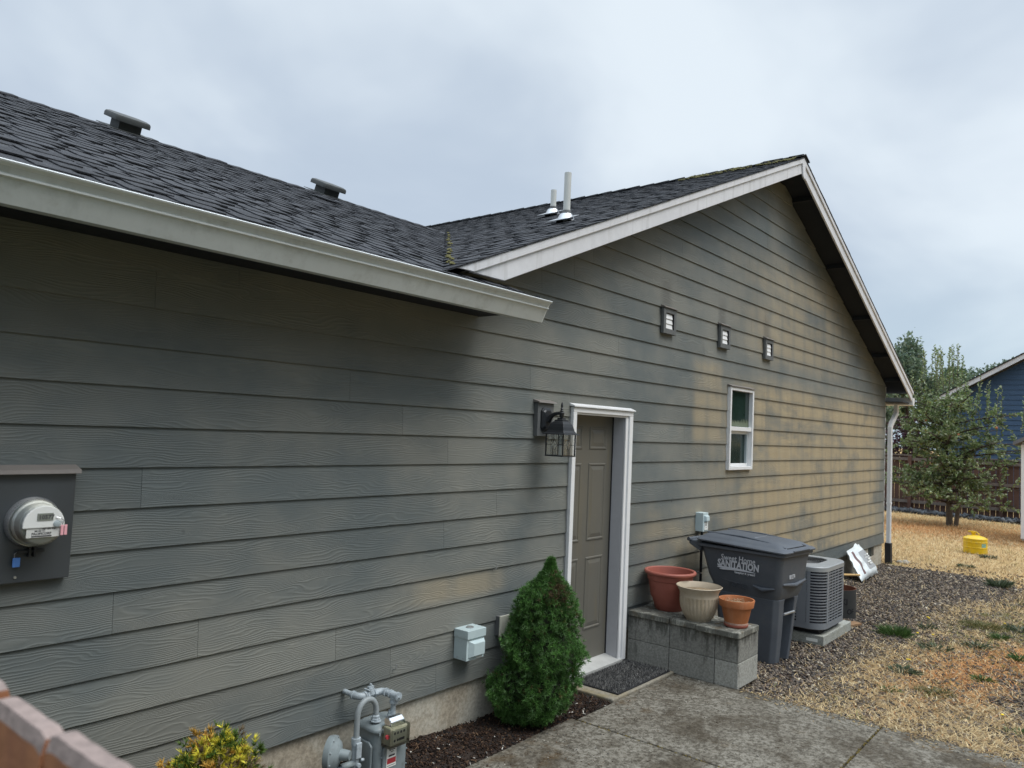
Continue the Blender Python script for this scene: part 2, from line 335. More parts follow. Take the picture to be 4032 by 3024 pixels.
# ------------------------------------------------------------------ ground sheet
def cover(x,y):
    "straw, orange thatch, green amounts at a place on the yard"
    n=mn.fractal(Vector((x*.9,y*.9,0)),.8,2,4); n2=mn.fractal(Vector((x*2.6+9,y*2.6,4)),.8,2,3); n3=mn.noise(Vector((x*.45,y*.45,8)))
    edge=-1.30-.10*max(0,x-9)+ (0.28*max(0,(x-13.4)) if x>13.4 else 0)*4
    if x<8: edge=-1.02-.20*(x-6)
    if x>14.2: st=1.0
    else: st=1/(1+math.exp((y-edge)*5.5+n*1.6))
    if x<14.2: st*=.70+.4*n2
    pt=math.exp(-((x-7.45)/.65)**2-((y+3.0)/.42)**2)+math.exp(-((x-6.9)/.4)**2-((y+1.15)/.12)**2)*.7
    st*=1-.9*min(1,pt)
    st=st if x>14.2 else (lambda q:1/(1+math.exp(-(q-.60)*9)))(st*(1-.5*max(0,min(1,.6+n2*2-n3)))*1.45)
    orr=max(0,min(1,1.5*math.exp(-((x-8.3)/1.1)**2-((y+2.35+.22*(x-8))/.40)**2)+ (.9*math.exp(-((x-21.5)/2.2)**2) if y<4 else 0)+.25*n3))
    gr=max(0,min(1,1.2*math.exp(-((x-10.2)/1.2)**2-((y+2.3)/.5)**2)*(.5+n2)+ (.5*max(0,n2-.15))))
    return max(0,min(1,st)),orr,gr
def ground():
    xs=np.concatenate([np.linspace(-300,4.0,10)[:-1],np.arange(4.0,14,.07),np.arange(14,32,.16),np.geomspace(32,600,14)])
    ys=np.concatenate([-np.geomspace(600,8,12),np.arange(-7.8,3,.09),np.geomspace(3.2,600,16)])
    nx,ny=len(xs),len(ys); V=np.zeros((nx,ny,3)); Cc=np.zeros((nx,ny,3))
    for i,x in enumerate(xs):
        for j,y in enumerate(ys):
            inn=4<x<32 and -8<y<6
            st,og,gr=cover(x,y) if inn else ((.8,.1,.2) if x>6 else (0,0,1))  # unseen ground out of view made dark green to cut bounce onto the wall
            V[i,j]=(x,y,gz_(x,y)-.012+(.018*mn.noise(Vector((x*1.7,y*1.7,0)))*(1 if x>6 else .3) if inn else 0)); Cc[i,j]=(st,og,gr)
    I=np.arange(nx*ny).reshape(nx,ny); Fc=np.stack([I[:-1,:-1],I[1:,:-1],I[1:,1:],I[:-1,1:]],-1).reshape(-1,4)
    me=npmesh('ground',V.reshape(-1,3),Fc,Cc.reshape(-1,3)); me.shade_smooth()
    m,q=newmat('yard_ground'); a=q.new('ShaderNodeAttribute',attribute_name='tint').outputs['Color']; r,g2,b2=[q.new('ShaderNodeSeparateColor')][0:1][0],None,None
    q.put(r.inputs[0],a); st,og,gr=r.outputs[0],r.outputs[1],r.outputs[2]; v=q.obj
    n=q.noise(v,34,4,.75); n2=q.noise(v,9,5,.7); n5=q.noise(v,70,2,.6)
    dirt=q.mix(q.ss(n,.36,.64),(.034,.027,.022),(.17,.135,.11)); dirt=q.mix(q.ss(n5,.60,.70),dirt,(.22,.19,.15))
    straw=q.mix(q.ss(n,.32,.68),(.26,.17,.075),(.62,.44,.22)); straw=q.mix(q.math('MULTIPLY',og,.8),straw,q.mix(q.ss(n,.35,.65),(.20,.085,.035),(.46,.24,.10)))
    straw=q.mix(q.math('MULTIPLY',gr,.6),straw,(.13,.13,.045))
    f=q.ss(q.math('ADD',st,q.math('MULTIPLY_ADD',n2,1.1,-.55)),.35,.62)
    c=q.mix(f,dirt,straw); c=q.mix(q.math('MULTIPLY',q.ss(gr,.9,1.0),q.ss(st,.3,.05)),c,q.mix(n,(.022,.034,.014),(.06,.08,.035))); q.put(q.b.inputs['Base Color'],c); q.b.inputs['Roughness'].default_value=.95; q.b.inputs['Specular IOR Level'].default_value=.1
    q.put(q.b.inputs['Normal'],q.bump(n,.9,.02)); obj('ground',me,m,kind='structure')
ground()
# concrete walk: five slabs divided by mossy joints; landing; threshold
walk=bpy.data.objects.new('concrete_walk',None); COL.objects.link(walk); walk['kind']='structure'; walk.location=(0,0,0)
JW=.014
def slab(x0,x1,y0,y1,zt=-.276):
    part('slab',MB().box(x0,x1,y0,y1,zt-.10,zt),SLAB,walk,bev=.008)
slab(4.455+JW/2,5.905,-2.02+JW/2,-.455); slab(4.455+JW/2,5.905,-4.6,-2.02-JW/2)
slab(1.0,4.455-JW/2,-2.02+JW/2,-.415); slab(1.0,4.455-JW/2,-4.6,-2.02-JW/2)
jm=MB()
for _ in range(520):
    if random.random()<.5: x=4.455+random.gauss(0,.006); y=random.uniform(-4.5,-.46)
    else: x=random.uniform(1.2,5.9); y=-2.02+random.gauss(0,.006)
    s=random.uniform(.004,.010); jm.lathe([(s,0),(s*.8,s*.6),(s*.2,s*.9)],(x,y,-.287+s*.4),5)
part('joint_moss',jm,std('joint_moss',(.115,.085,.022),.95,.5,40,.3,60),walk,kind='stuff')
obj('door_landing',MB().box(4.93,5.895,-.447,.03,-.37,-.262),LAND,bev=.01,kind='structure')
obj('path_bed',MB().box(.5,5.9,-4.7,-.42,-.40,-.335),DARKGAP,kind='structure')
# mulch bed
def mulch():
    xs=np.linspace(.3,4.93,120); ys=np.linspace(-.43,.03,16); V=[];F_=[]
    for x in xs:
        for y in ys: V.append((x,y,-.262-.028*max(0,min(1,(x-3)/1.5))+.012*mn.noise(Vector((x*7,y*7,0)))+(.03 if x<3 else .03*max(0,(3.8-x)/.8))*(1+y/.45)))
    n=len(ys); 
    for i in range(len(xs)-1):
        for j in range(n-1): a=i*n+j; F_.append((a,a+n,a+n+1,a+1))
    me=bpy.data.meshes.new('mulch_bed'); me.from_pydata(V,[],F_); obj('mulch_bed',me,std('mulch_base',(.03,.02,.015),.95,.5,50,.8,60,bd=.01),kind='structure')
    N=9000; bx=rng.uniform(1.2,4.93,N); by=rng.uniform(-.43,.02,N); bz=np.array([-.262-.028*max(0,min(1,(x-3)/1.5))+(.03 if x<3 else .03*max(0,(3.8-x)/.8))*(1+y/.45) for x,y in zip(bx,by)])
    box_chips('bark_mulch',bx,by,bz+rng.uniform(-.002,.012,N),rng.uniform(.006,.028,N),rng.uniform(.003,.009,N),rng.uniform(.002,.006,N),.5,
      lambda N:pick(N,[(.018,.011,.008),(.045,.026,.018),(.075,.042,.026),(.16,.10,.06),(.03,.03,.032),(.5,.47,.42)],[.33,.3,.2,.08,.07,.02]),CHIP)
def pick(N,cols,p):
    c=np.array(cols)[rng.choice(len(cols),N,p=np.array(p)/sum(p))]; return c*rng.uniform(.75,1.25,(N,1))
def box_chips(name,x,y,z,L,Wd,H,tilt,colf,mat,parent=None):
    N=len(x); base=np.array([(a,b,c) for a in(-1,1) for b in(-1,1) for c in(-1,1)],float)
    base=base[None]*np.stack([L,Wd,H],1)[:,None,:]/1.0*.5*rng.uniform(.6,1.25,(N,8,3))
    a=rng.uniform(0,2*np.pi,N); t=rng.normal(0,tilt,N); t2=rng.normal(0,tilt,N)
    def rot(v,ang,ax):
        c,s=np.cos(ang)[:,None],np.sin(ang)[:,None]; o=v.copy(); i,j=[(1,2),(2,0),(0,1)][ax]
        o[...,i]=v[...,i]*c-v[...,j]*s; o[...,j]=v[...,i]*s+v[...,j]*c; return o
    v=rot(rot(rot(base,t,0),t2,1),a,2)+np.stack([x,y,z],1)[:,None,:]
    F0=np.array([(0,1,3,2),(4,6,7,5),(0,4,5,1),(2,3,7,6),(0,2,6,4),(1,5,7,3)])
    Fc=(F0[None]+np.arange(N)[:,None,None]*8).reshape(-1,4); col=np.repeat(colf(N),8,0)
    return obj(name,npmesh(name,v.reshape(-1,3),Fc,col),mat,parent,kind='stuff')
mulch()
# ------------------------------------------------------------------ the house
house=thing('house','long single storey house with faded slate grey lap siding and a black shingled gable roof','house',(7,0,-.35))
E_=.1778; SL=.417; AX=9.01; AZ=5.026
def roofz(X): return AZ-SL*abs(X-AX)
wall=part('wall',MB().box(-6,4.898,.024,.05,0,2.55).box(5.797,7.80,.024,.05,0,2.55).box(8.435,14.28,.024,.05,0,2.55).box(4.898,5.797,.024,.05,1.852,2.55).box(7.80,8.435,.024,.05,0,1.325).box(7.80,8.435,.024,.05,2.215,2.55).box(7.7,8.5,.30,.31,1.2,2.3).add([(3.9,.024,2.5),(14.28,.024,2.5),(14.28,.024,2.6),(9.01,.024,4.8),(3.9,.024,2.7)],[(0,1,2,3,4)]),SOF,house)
OPEN=[(4.90,5.795,-9,1.852),(7.80,8.435,1.325,2.215)]
known={4:[1.54],3:[1.94],2:[2.75,11.63],1:[3.16],10:[2.75,4.90],8:[3.56],9:[3.16],11:[4.38],12:[5.16,8.83],5:[3.56,10.82],0:[3.55],13:[5.57,9.24,12.88],17:[5.14],18:[6.25,9.93],19:[6.67],14:[7.2,10.88],6:[7.57,11.23],7:[8.81,12.45],15:[7.98,11.6],16:[8.4],20:[8.3],21:[9.1]}
def slabp(mb,k,xa0,xa1,xb0,xb1,z0,z1):
    zf=lambda z:(z-k*E_)/E_*.0115; t=.016
    yb0,yb1=zf(z0),zf(z1)
    mb.hexa([(xa0,yb0,z0),(xb0,yb0,z0),(xb0,yb0+t,z0),(xa0,yb0+t,z0),(xa1,yb1,z1),(xb1,yb1,z1),(xb1,yb1+t,z1),(xa1,yb1+t,z1)])
for k in range(0,27):
    z0=k*E_; z1=z0+E_+.018
    def lim(z):
        if z<2.60: return -3.0,14.30
        h=(4.90-z)/SL; return AX-h,min(14.30,AX+h)
    L0,R0=lim(z0); L1,R1=lim(min(z1,4.88)); z1=min(z1,4.88)
    if L1<L0: L1=L0
    if R0-L0<.2: continue
    js=sorted(known.get(k,[])); 
    if not js: js=[8.0+(k%3)*.8]
    a=js[0]
    while a-3.66>L0+.3: a-=3.66; js.insert(0,round(a/.4064)*.4064)
    a=js[-1]
    while a+3.66<R0-.3: a+=3.66; js.append(a)
    ends=[None]+js+[None]
    for i in range(len(ends)-1):
        xa=ends[i]; xb=ends[i+1]; g=.0008
        A0,A1=(L0,L1) if xa is None else (xa+g,xa+g); B0,B1=(R0,R1) if xb is None else (xb-g,xb-g)
        if B0-A0<.03 or A1>=B1: continue
        segs=[[]]; cuts=sorted({c for o in OPEN for c in o[:2] if A0<c<B0 and o[2]<z1 and o[3]>z0}); xs=[A0]+cuts+[B0]
        for j in range(len(xs)-1):
            p0,p1=xs[j],xs[j+1]; mid=(p0+p1)/2; iv=[(z0,z1)]
            for o in OPEN:
                if o[0]<mid<o[1]:
                    nv=[]
                    for s0,s1 in iv:
                        if o[3]<=s0 or o[2]>=s1: nv.append((s0,s1)); continue
                        if o[2]-s0>.02: nv.append((s0,o[2]))
                        if s1-o[3]>.02: nv.append((o[3],s1))
                    iv=nv
            if not iv: segs.append([]); continue
            for s0,s1 in iv: segs[-1].append((p0 if j else A0,p0 if j else A1,p1 if j<len(xs)-2 else B0,p1 if j<len(xs)-2 else B1,s0,s1))
        for sg in segs:
            if not sg: continue
            mb=MB()
            for q_ in sg: slabp(mb,k,*q_)
            part('siding_board',mb,SID,wall)
fnd=part('foundation',MB().box(-6,4.895,.03,.2,-.7,.012).box(5.80,13.45,.03,.2,-.7,.012).box(13.79,14.285,.03,.2,-.7,.012).box(13.45,13.79,.03,.2,-.7,-.165).box(13.45,13.79,.03,.2,-.012,.012),FOUND,house)
cv=part('crawl_vent',MB().box(13.45,13.79,.10,.12,-.165,-.012,1).box(13.45,13.79,.035,.06,-.180,-.165).box(13.565,13.577,.035,.1,-.165,-.012).box(13.67,13.682,.035,.1,-.165,-.012).box(13.45,13.462,.035,.1,-.165,-.012),[std('vent_frame',(.22,.23,.2),.7),DARKGAP],house)
# far side wall and corner trim
part('side_wall',MB().box(14.26,14.284,.05,9,-.7,2.62),SID,house)
part('corner_trim',MB().box(14.300,14.345,.012,.10,.0,2.66),WHITE,house)
# door opening
part('door_reveal',MB().box(4.90,4.95,-.005,.16,-.24,1.85).box(5.70,5.795,.002,.16,-.24,1.85).box(4.95,5.70,.002,.16,1.81,1.85),std('jamb_paint',(.47,.47,.49),.55,.05,4,.04,40),house)
dt=part('door_trim',MB().box(4.897,4.945,-.030,.0,-.235,1.812).box(5.742,5.797,-.030,.0,-.235,1.812).box(4.897,5.797,-.030,.0,1.812,1.853).box(5.702,5.742,-.016,.0,-.235,1.812).box(4.945,5.702,-.016,.0,1.797,1.812),VINYL,house,bev=.004)
part('head_flashing',MB().hexa([(4.885,-.045,1.855),(5.81,-.045,1.855),(5.81,.012,1.862),(4.885,.012,1.862),(4.885,-.045,1.864),(5.81,-.045,1.864),(5.81,.012,1.885),(4.885,.012,1.885)]),VINYL,house)
part('threshold',MB().hexa([(4.952,-.035,-.262),(5.74,-.035,-.262),(5.74,.12,-.262),(4.952,.12,-.262),(4.952,-.035,-.226),(5.74,-.035,-.226),(5.74,.12,-.196),(4.952,.12,-.196)]),SILL,house)
door=part('door',MB().box(4.86,5.69,.112,.15,-.196,1.806),DOORM,house)
part('weatherstrip',MB().box(5.690,5.7,.105,.125,-.196,1.806),RUB,house)
def rpanel(x0,x1,z0,z1,y=.112):
    mb=MB()
    def ring(a,yy): return [(x0+a,yy,z0+a),(x1-a,yy,z0+a),(x1-a,yy,z1-a),(x0+a,yy,z1-a)]
    mb.loft([ring(-.006,y-.001),ring(0,y-.007),ring(.010,y-.007),ring(.018,y-.001),ring(.05,y-.008)],(False,True)); return mb
for (a,b) in ((4.985,5.228),(5.346,5.59)):
    for (c,d) in ((1.527,1.703),(.778,1.402),(.056,.634)): part('door_panel',rpanel(a,b,c,d),DOORM,door)
# window
wx0,wx1,wz0,wz1=7.80,8.435,1.325,2.215
def frame_mb(x0,x1,z0,z1,w_,y0,y1): return MB().box(x0,x0+w_,y0,y1,z0,z1).box(x1-w_,x1,y0,y1,z0,z1).box(x0+w_,x1-w_,y0,y1,z0,z0+w_).box(x0+w_,x1-w_,y0,y1,z1-w_,z1)
win=part('window',frame_mb(wx0,wx1,wz0,wz1,.035,-.032,.05).box(wx0+.035,wx1-.035,-.022,.05,1.745,1.79),VINYL,house,bev=.003)
part('sash',frame_mb(wx0+.037,wx1-.037,wz0+.037,1.743,.03,.018,.045),VINYL,win,bev=.003)
part('pane',MB().box(wx0+.036,wx1-.036,.012,.018,1.79,wz1-.036),PANE,win)
part('pane',MB().box(wx0+.068,wx1-.068,.035,.04,wz0+.068,1.712),PANE,win)
part('track',MB().box(wx1-.085,wx1-.068,.008,.034,wz0+.068,1.712),GREYMET,win)
val=MB()
for i in range(13):
    x=wx0+.045+i*.042; val.add([(x,.009,1.795),(x+.042,.009,1.795),(x+.042,.009,1.835),(x+.021,.009,1.865 if i<8 else 1.885),(x,.009,1.835)],[(0,1,2,3,4)])
part('valance',val,CURT,win)
part('window_flashing',MB().hexa([(wx0-.012,-.045,2.217),(wx1+.012,-.045,2.217),(wx1+.012,.012,2.225),(wx0-.012,.012,2.225),(wx0-.012,-.045,2.224),(wx1+.012,-.045,2.224),(wx1+.012,.012,2.245),(wx0-.012,.012,2.245)]),FLASH,house)
# three little vent hoods
for cx in (6.40,7.632,8.862):
    x0,x1,z0,z1=cx-.122,cx+.122,2.600,2.838
    vh=part('wall_vent',frame_mb(x0,x1,z0,z1,.045,-.032,.0),TRIMG,house,bev=.003)
    part('vent_throat',MB().box(x0+.046,x1-.046,-.002,-.001,z0+.046,z1-.046).box(x1-.052,x1-.045,-.03,-.002,z0+.046,z1-.046),DARKGAP,vh)
    for i in range(3):
        a=z0+.050+i*.0455
        part('louver',MB().hexa([(x0+.048,-.024,a),(x1-.062,-.024,a),(x1-.062,-.020,a),(x0+.048,-.020,a),(x0+.048,-.016,a+.0455),(x1-.062,-.016,a+.0455),(x1-.062,-.012,a+.0455),(x0+.048,-.012,a+.0455)]),VINYL,vh)
    part('vent_flashing',MB().hexa([(x0-.008,-.046,z1),(x1+.008,-.046,z1),(x1+.008,0,z1+.004),(x0-.008,0,z1+.004),(x0-.008,-.046,z1+.007),(x1+.008,-.046,z1+.007),(x1+.008,0,z1+.028),(x0-.008,0,z1+.028)]),FLASH,vh)
# ---- roofs
roof=part('roof',MB().add([(-6,-.50,2.455),(3.81,-.50,2.455),(3.81,0.0,2.665),(3.2,-.28,2.55),(6.6,3.2,3.975),(-6,3.2,3.975),(-6,7,2.4),(6.6,7,2.4)],[(0,1,2,3,4,5),(5,4,7,6)])
  .add([(2.9,-.325,roofz(2.9)-.03),(AX,-.325,AZ-.03),(AX,15,AZ-.03),(2.9,15,roofz(2.9)-.03),(14.80,-.325,roofz(14.8)-.03),(14.80,15,roofz(14.8)-.03)],[(0,1,2,3),(1,4,5,2)]),SHG,house)
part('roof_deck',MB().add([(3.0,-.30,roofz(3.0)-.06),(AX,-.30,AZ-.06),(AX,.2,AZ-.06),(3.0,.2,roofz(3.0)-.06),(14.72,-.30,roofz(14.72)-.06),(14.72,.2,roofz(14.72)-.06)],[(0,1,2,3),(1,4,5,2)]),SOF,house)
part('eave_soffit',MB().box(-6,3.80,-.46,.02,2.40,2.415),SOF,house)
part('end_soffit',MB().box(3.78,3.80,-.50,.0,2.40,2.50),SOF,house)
# lookouts under the rake
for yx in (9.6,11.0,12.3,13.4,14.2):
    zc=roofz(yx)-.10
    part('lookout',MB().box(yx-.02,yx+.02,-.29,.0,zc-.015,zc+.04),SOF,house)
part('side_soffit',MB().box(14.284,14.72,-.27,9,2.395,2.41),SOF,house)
# rake fascia : wide board with a narrower shadow board above, mitred at the peak
def rake(xa,xb,dz0,dz1,y0,y1,cutA=None):
    za0,za1=roofz(xa)+dz0,roofz(xa)+dz1; zb0,zb1=roofz(xb)+dz0,roofz(xb)+dz1
    A=cutA or xa
    return MB().hexa([(A,y0,roofz(A)+dz0),(xb,y0,zb0),(xb,y1,zb0),(A,y1,roofz(A)+dz0),(xa,y0,za1),(xb,y0,zb1),(xb,y1,zb1),(xa,y1,za1)])
part('rake_fascia',rake(3.345,AX-.012,-.205,-.075,-.320,-.298,3.66),WHITE2,house,bev=.003)
part('shadow_board',rake(3.215,AX,-.080,-.022,-.336,-.3205,3.36),WHITE2,house,bev=.003)
part('rake_fascia',rake(AX+.012,14.73,-.205,-.075,-.320,-.298),WHITE2,house,bev=.003)
part('shadow_board',rake(AX,14.75,-.080,-.022,-.336,-.3205),WHITE2,house,bev=.003)
part('peak_block',MB().hexa([(8.985,-.337,4.78),(9.035,-.337,4.75),(9.035,-.321,4.75),(8.985,-.321,4.78),(8.95,-.337,4.955),(9.06,-.337,4.935),(9.06,-.321,4.935),(8.95,-.321,4.955)]),WHITE2,house)
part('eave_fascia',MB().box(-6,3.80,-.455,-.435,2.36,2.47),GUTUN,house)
# fascia gutter on the left eave
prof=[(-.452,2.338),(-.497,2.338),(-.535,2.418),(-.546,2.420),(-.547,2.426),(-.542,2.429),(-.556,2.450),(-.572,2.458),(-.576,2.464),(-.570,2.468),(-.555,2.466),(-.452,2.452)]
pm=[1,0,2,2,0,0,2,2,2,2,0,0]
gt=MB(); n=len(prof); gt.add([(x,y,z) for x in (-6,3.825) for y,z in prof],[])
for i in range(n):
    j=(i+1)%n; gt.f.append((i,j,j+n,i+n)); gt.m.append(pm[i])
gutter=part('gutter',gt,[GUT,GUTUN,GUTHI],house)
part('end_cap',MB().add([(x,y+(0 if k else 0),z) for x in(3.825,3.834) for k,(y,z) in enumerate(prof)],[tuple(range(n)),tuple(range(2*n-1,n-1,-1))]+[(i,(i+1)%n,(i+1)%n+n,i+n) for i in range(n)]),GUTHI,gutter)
# right eave gutter and downspout
rg=[(14.74,2.50),(14.74,2.375),(14.80,2.362),(14.855,2.372),(14.862,2.40),(14.878,2.42),(14.885,2.49),(14.865,2.497)]
part('gutter',MB().loft([[(x,y,z) for x,z in rg] for y in (-.325,9)]),VINYL,house)
dsm=MB()
def rt(pts,wx=.046,wy=.032):
    rings=[]
    for x,y,z,tilt in pts: rings.append([(x+sx*wx*math.cos(tilt),y+sy*wy,z+sx*wx*math.sin(tilt)) for sx,sy in((-1,-1),(1,-1),(1,1),(-1,1))])
    return rings
dsp=part('downspout',MB().loft(rt([(14.80,-.05,2.38,0),(14.80,-.05,2.26,0),(14.78,-.05,2.21,-.5),(14.45,-.05,2.03,-.9),(14.405,-.05,1.96,-.35),(14.40,-.05,1.9,0),(14.40,-.05,-.03,0)])),VINYL,house,bev=.008)
part('downspout_rib',MB().box(14.385,14.392,-.086,-.082,-.02,1.9).box(14.408,14.415,-.086,-.082,-.02,1.9),WHITE,dsp)
part('strap',MB().box(14.352,14.450,-.085,-.01,.66,.685),VINYL,dsp)
part('drain_boot',MB().loft(rt([(14.39,-.05,0.0,0),(14.375,-.06,-.40,0)],.056,.046)),RUB,dsp)
# ---- shingles
def shingle_mesh(L,seed,exp=.147,t=.0055):
    rr=random.Random(seed); mb=MB(); D_=exp+.02
    # local: x along course, y up the slope (0=butt), z thickness
    def slab_(x0,x1,y0,y1,zb,zt,zt1): mb.hexa([(x0,y0,zb),(x1,y0,zb),(x1,y1,zb-.0),(x0,y1,zb),(x0,y0,zt),(x1,y0,zt),(x1,y1,zt1),(x0,y1,zt1)])
    slab_(.0012,L-.0012,rr.uniform(-.001,.001),D_,0,.006,.001)
    x=rr.uniform(-.04,.05)
    while x<L-.03:
        w_=rr.uniform(.09,.24); a=max(.002,x); b=min(L-.002,x+w_)
        if b-a>.02: slab_(a,b,-.002-rr.uniform(0,.002),D_,.0058,.0125,.0075)
        x+=w_+rr.uniform(.03,.13)
    return mb.mesh('shingle')
SHL=1.0
protos=[shingle_mesh(SHL,i) for i in range(8)]
for m_ in protos: m_.materials.append(SHG)
cand=[]  # (distance, make)
cz=math.sqrt(1+SL*SL); cam_p=Vector((0,-CD,CH))
def place(o_x,x_axis,y_axis,L):
    M=frame(o_x,x_axis,y_axis); return M
# left roof: x axis +X, slope dir (0,1,SL)
y_=-.505; row=0
while y_<3.18:
    z_=2.455+SL*(y_+.5)+.012; xr=3.80 if y_<-.31 else min(3.475+y_+.10,6.75)
    if -.31<=y_<-.05: xr=max(xr,3.475+y_+.1)
    x=-.9+ (row*.37)%1.0-.2
    while x<xr-.02:
        L=min(SHL,xr-x); cand.append(((Vector((x+L/2,y_,z_))-cam_p).length,(x,y_,z_),(1,0,0),(0,1,SL),L)); x+=SHL
    y_+=.1475/cz; row+=1
# gable roof, left slope: courses run along y, slope dir +X
x_=3.02; row=0
while x_<AX-.05:
    z_=roofz(x_)-.020; ymax=min(max(x_-3.475+.10,-.2),3.6) if x_<6.67 else 9.5
    if x_>6.3: ymax=9.5
    y=-.345-((row*.41)%1.0 if False else 0); first=True
    off=(row*.37)%1.0+.15
    yy=-.345
    while yy<ymax-.02:
        L=min(off if first else SHL,ymax-yy); first=False
        # x axis must be -Y so that the up direction stays upward
        cand.append(((Vector((x_,yy+L/2,z_))-cam_p).length,(x_,yy+L,z_),(0,-1,0),(1,0,SL),L)); yy+=L
    x_+=.1475/cz; row+=1
# right slope (edge seen only)
x_=14.83
while x_>AX+.05:
    cand.append((99,(x_,-.345,roofz(x_)-.020),(0,1,0),(-1,0,SL),.5)); x_-=.1475/cz
cand.sort(key=lambda c:c[0]+(0 if c[4]>.3 else 3))
rest=MB()
for i,(d,o3,xa,ya,L) in enumerate(cand):
    jit=(random.uniform(-.002,.002)); M=frame((o3[0],o3[1],o3[2]+jit),xa,ya)
    if i<300:
        me=protos[i%8] if abs(L-SHL)<.004 else shingle_mesh(L,i)
        o=obj('shingle',me,SHG,roof); o.matrix_basis=M
    else:
        me=protos[i%8] if abs(L-SHL)<.004 else shingle_mesh(L,i)
        rest.add([M@v.co for v in me.vertices],[tuple(p.vertices) for p in me.polygons])
part('far_shingles',rest,SHG,roof,kind='stuff')
# ridge caps
def caps(p0,p1,side,n_,w_=.14):
    p0=Vector(p0);p1=Vector(p1); d=(p1-p0)/n_; s=Vector(side).normalized()
    for i in range(n_):
        a=p0+d*i; b=a+d*1.25; dz=Vector((0,0,SL*w_*.95)); lift=Vector((0,0,.016)); j=Vector((0,0,random.uniform(-.003,.004)))
        mb=MB(); 
        for t0 in (0,): 
            vs=[a-s*w_-dz+lift+j,a+lift+j,a+s*w_-dz+lift+j,b-s*w_-dz+j,b+j,b+s*w_-dz+j]; lo=[v-Vector((0,0,.012)) for v in vs]
            mb.add(vs+lo,[(0,1,4,3),(1,2,5,4),(6,9,10,7),(7,10,11,8),(0,6,7,1),(1,7,8,2),(3,4,10,9),(4,5,11,10),(0,3,9,6),(2,8,11,5)])
        part('ridge_cap',mb,SHG,roof)
caps((6.62,3.2,4.015),(-.6,3.2,4.015),(0,1,0),34)
caps((AX,-.355,AZ+.005),(AX,9.5,AZ+.005),(1,0,0),44)
# valley and ridge moss, pale on dark
MOSS=std('roof_moss',(.125,.115,.045),.95,.5,30,.6,60); mm=MB()
for i in range(85):
    t=random.random()**1.2; y=-.28+t*3.1; x=3.475+y+.02+random.gauss(0,.015)
    if mn.noise(Vector((y*6,0,0)))<-.1: continue
    s=random.uniform(.006,.018); mm.lathe([(s,0),(s*.8,s*.5),(s*.2,s*.8)],(x,y,2.48+SL*(y+.57)+.012),5)
for i in range(420):
    y=random.uniform(-.34,1.1); q=random.random()**1.5*.5; x=AX-q
    if mn.noise(Vector((y*5,q*9,3)))<-.05: continue
    s=random.uniform(.008,.024); mm.lathe([(s,0),(s*.8,s*.5),(s*.2,s*.8)],(x,y,roofz(x)+.004),5)
part('moss',mm,MOSS,roof,kind='stuff')
# roof vents (box vents) and plumbing pipes
VENTM=std('vent_metal',(.060,.064,.062),.6,.25,12,.1,40)
for (vx,vy) in ((2.47,2.45),(4.34,2.50)):
    M=frame((vx,vy,2.48+SL*(vy+.57)+.018),(1,0,0),(0,1,SL))@Matrix.Scale(.60,4)
    rv=part('roof_vent',MB(),VENTM,roof); 
    mb=MB().box(-.26,.26,-.26,.24,0,.008,0,M).box(-.135,.135,-.135,.135,.0,.12,0,M); me=mb.mesh('roof_vent'); me.materials.append(VENTM); rv.data=me
    def rr_(hw,z,r=.05,n=5):
        out=[]
        for cx,cy,a0 in((hw-r,hw-r,0),(-hw+r,hw-r,90),(-hw+r,-hw+r,180),(hw-r,-hw+r,270)):
            for k in range(n): a=math.radians(a0+90*k/(n-1)); out.append(M@Vector((cx+r*math.cos(a),cy+r*math.sin(a),z)))
        return out
    part('vent_hood',MB().loft([rr_(.215,.105),rr_(.215,.150),rr_(.205,.172),rr_(.175,.185)],(True,True)),VENTM,rv,sm=40)
PVC=std('pvc_pipe',(.62,.62,.58),.5,.05,6,0)
for (px,py,zb,zt) in ((5.204,.338,3.439,3.845),(6.342,1.336,3.913,4.17)):
    pz=roofz(px); vp=part('vent_pipe',MB().tube([(px,py,pz-.05),(px,py,zt)],.030,16),PVC,roof,sm=40)
    part('boot_cone',MB().lathe([(.085,-.035),(.055,.028)],(px-.005,py,pz+.018),20,cap=(False,False)),STEEL,vp,sm=40)
    part('rubber_collar',MB().lathe([(.060,.020),(.046,.035),(.034,.062),(.031,.064)],(px,py,pz+.018),20,cap=(False,False)),IRON,vp,sm=40)
    M=frame((px-.05,py,pz+.0),(0,-1,0),(1,0,SL)); part('flashing_sheet',MB().box(-.10,.10,-.10,.10,.0,.006,0,M),STEEL,vp)
# ------------------------------------------------------------------ electric meter on its grey panel
t=thing('electric_meter','round glass electric meter on a flat dark grey panel with pink and blue tags','electric meter',(1.15,-.02,.98))
part('panel',MB().box(.86,1.335,-.038,.002,.982,1.408),PANELG,t,bev=.003)
part('panel_cap',MB().hexa([(.85,-.062,1.405),(1.345,-.062,1.405),(1.345,.01,1.408),(.85,.01,1.408),(.85,-.058,1.420),(1.345,-.058,1.420),(1.345,.01,1.440),(.85,.01,1.440)]),FLASH,t)
MM=frame((1.183,-.038,1.216),(1,0,0),(0,0,1))  # z axis points out of the wall (-y)
def L3(prof,m,name,par,n=40,ang=35,**k): return part(name,MB().lathe(prof,(0,0,0),n,M=MM),m,par,sm=ang,**k)
L3([(.098,0),(.098,.018),(.092,.028),(.088,.028)],STEEL,'ring',t)
body=L3([(.088,.0),(.088,.045),(.080,.052),(.076,.095),(.070,.102)],METW,'meter_body',t)
def dome(z0,r0,z1,r1): return [(r0,z0),(r0*.998+.0,z0+(z1-z0)*.6),(r0*.97,z0+(z1-z0)*.9),(r1,z1)]
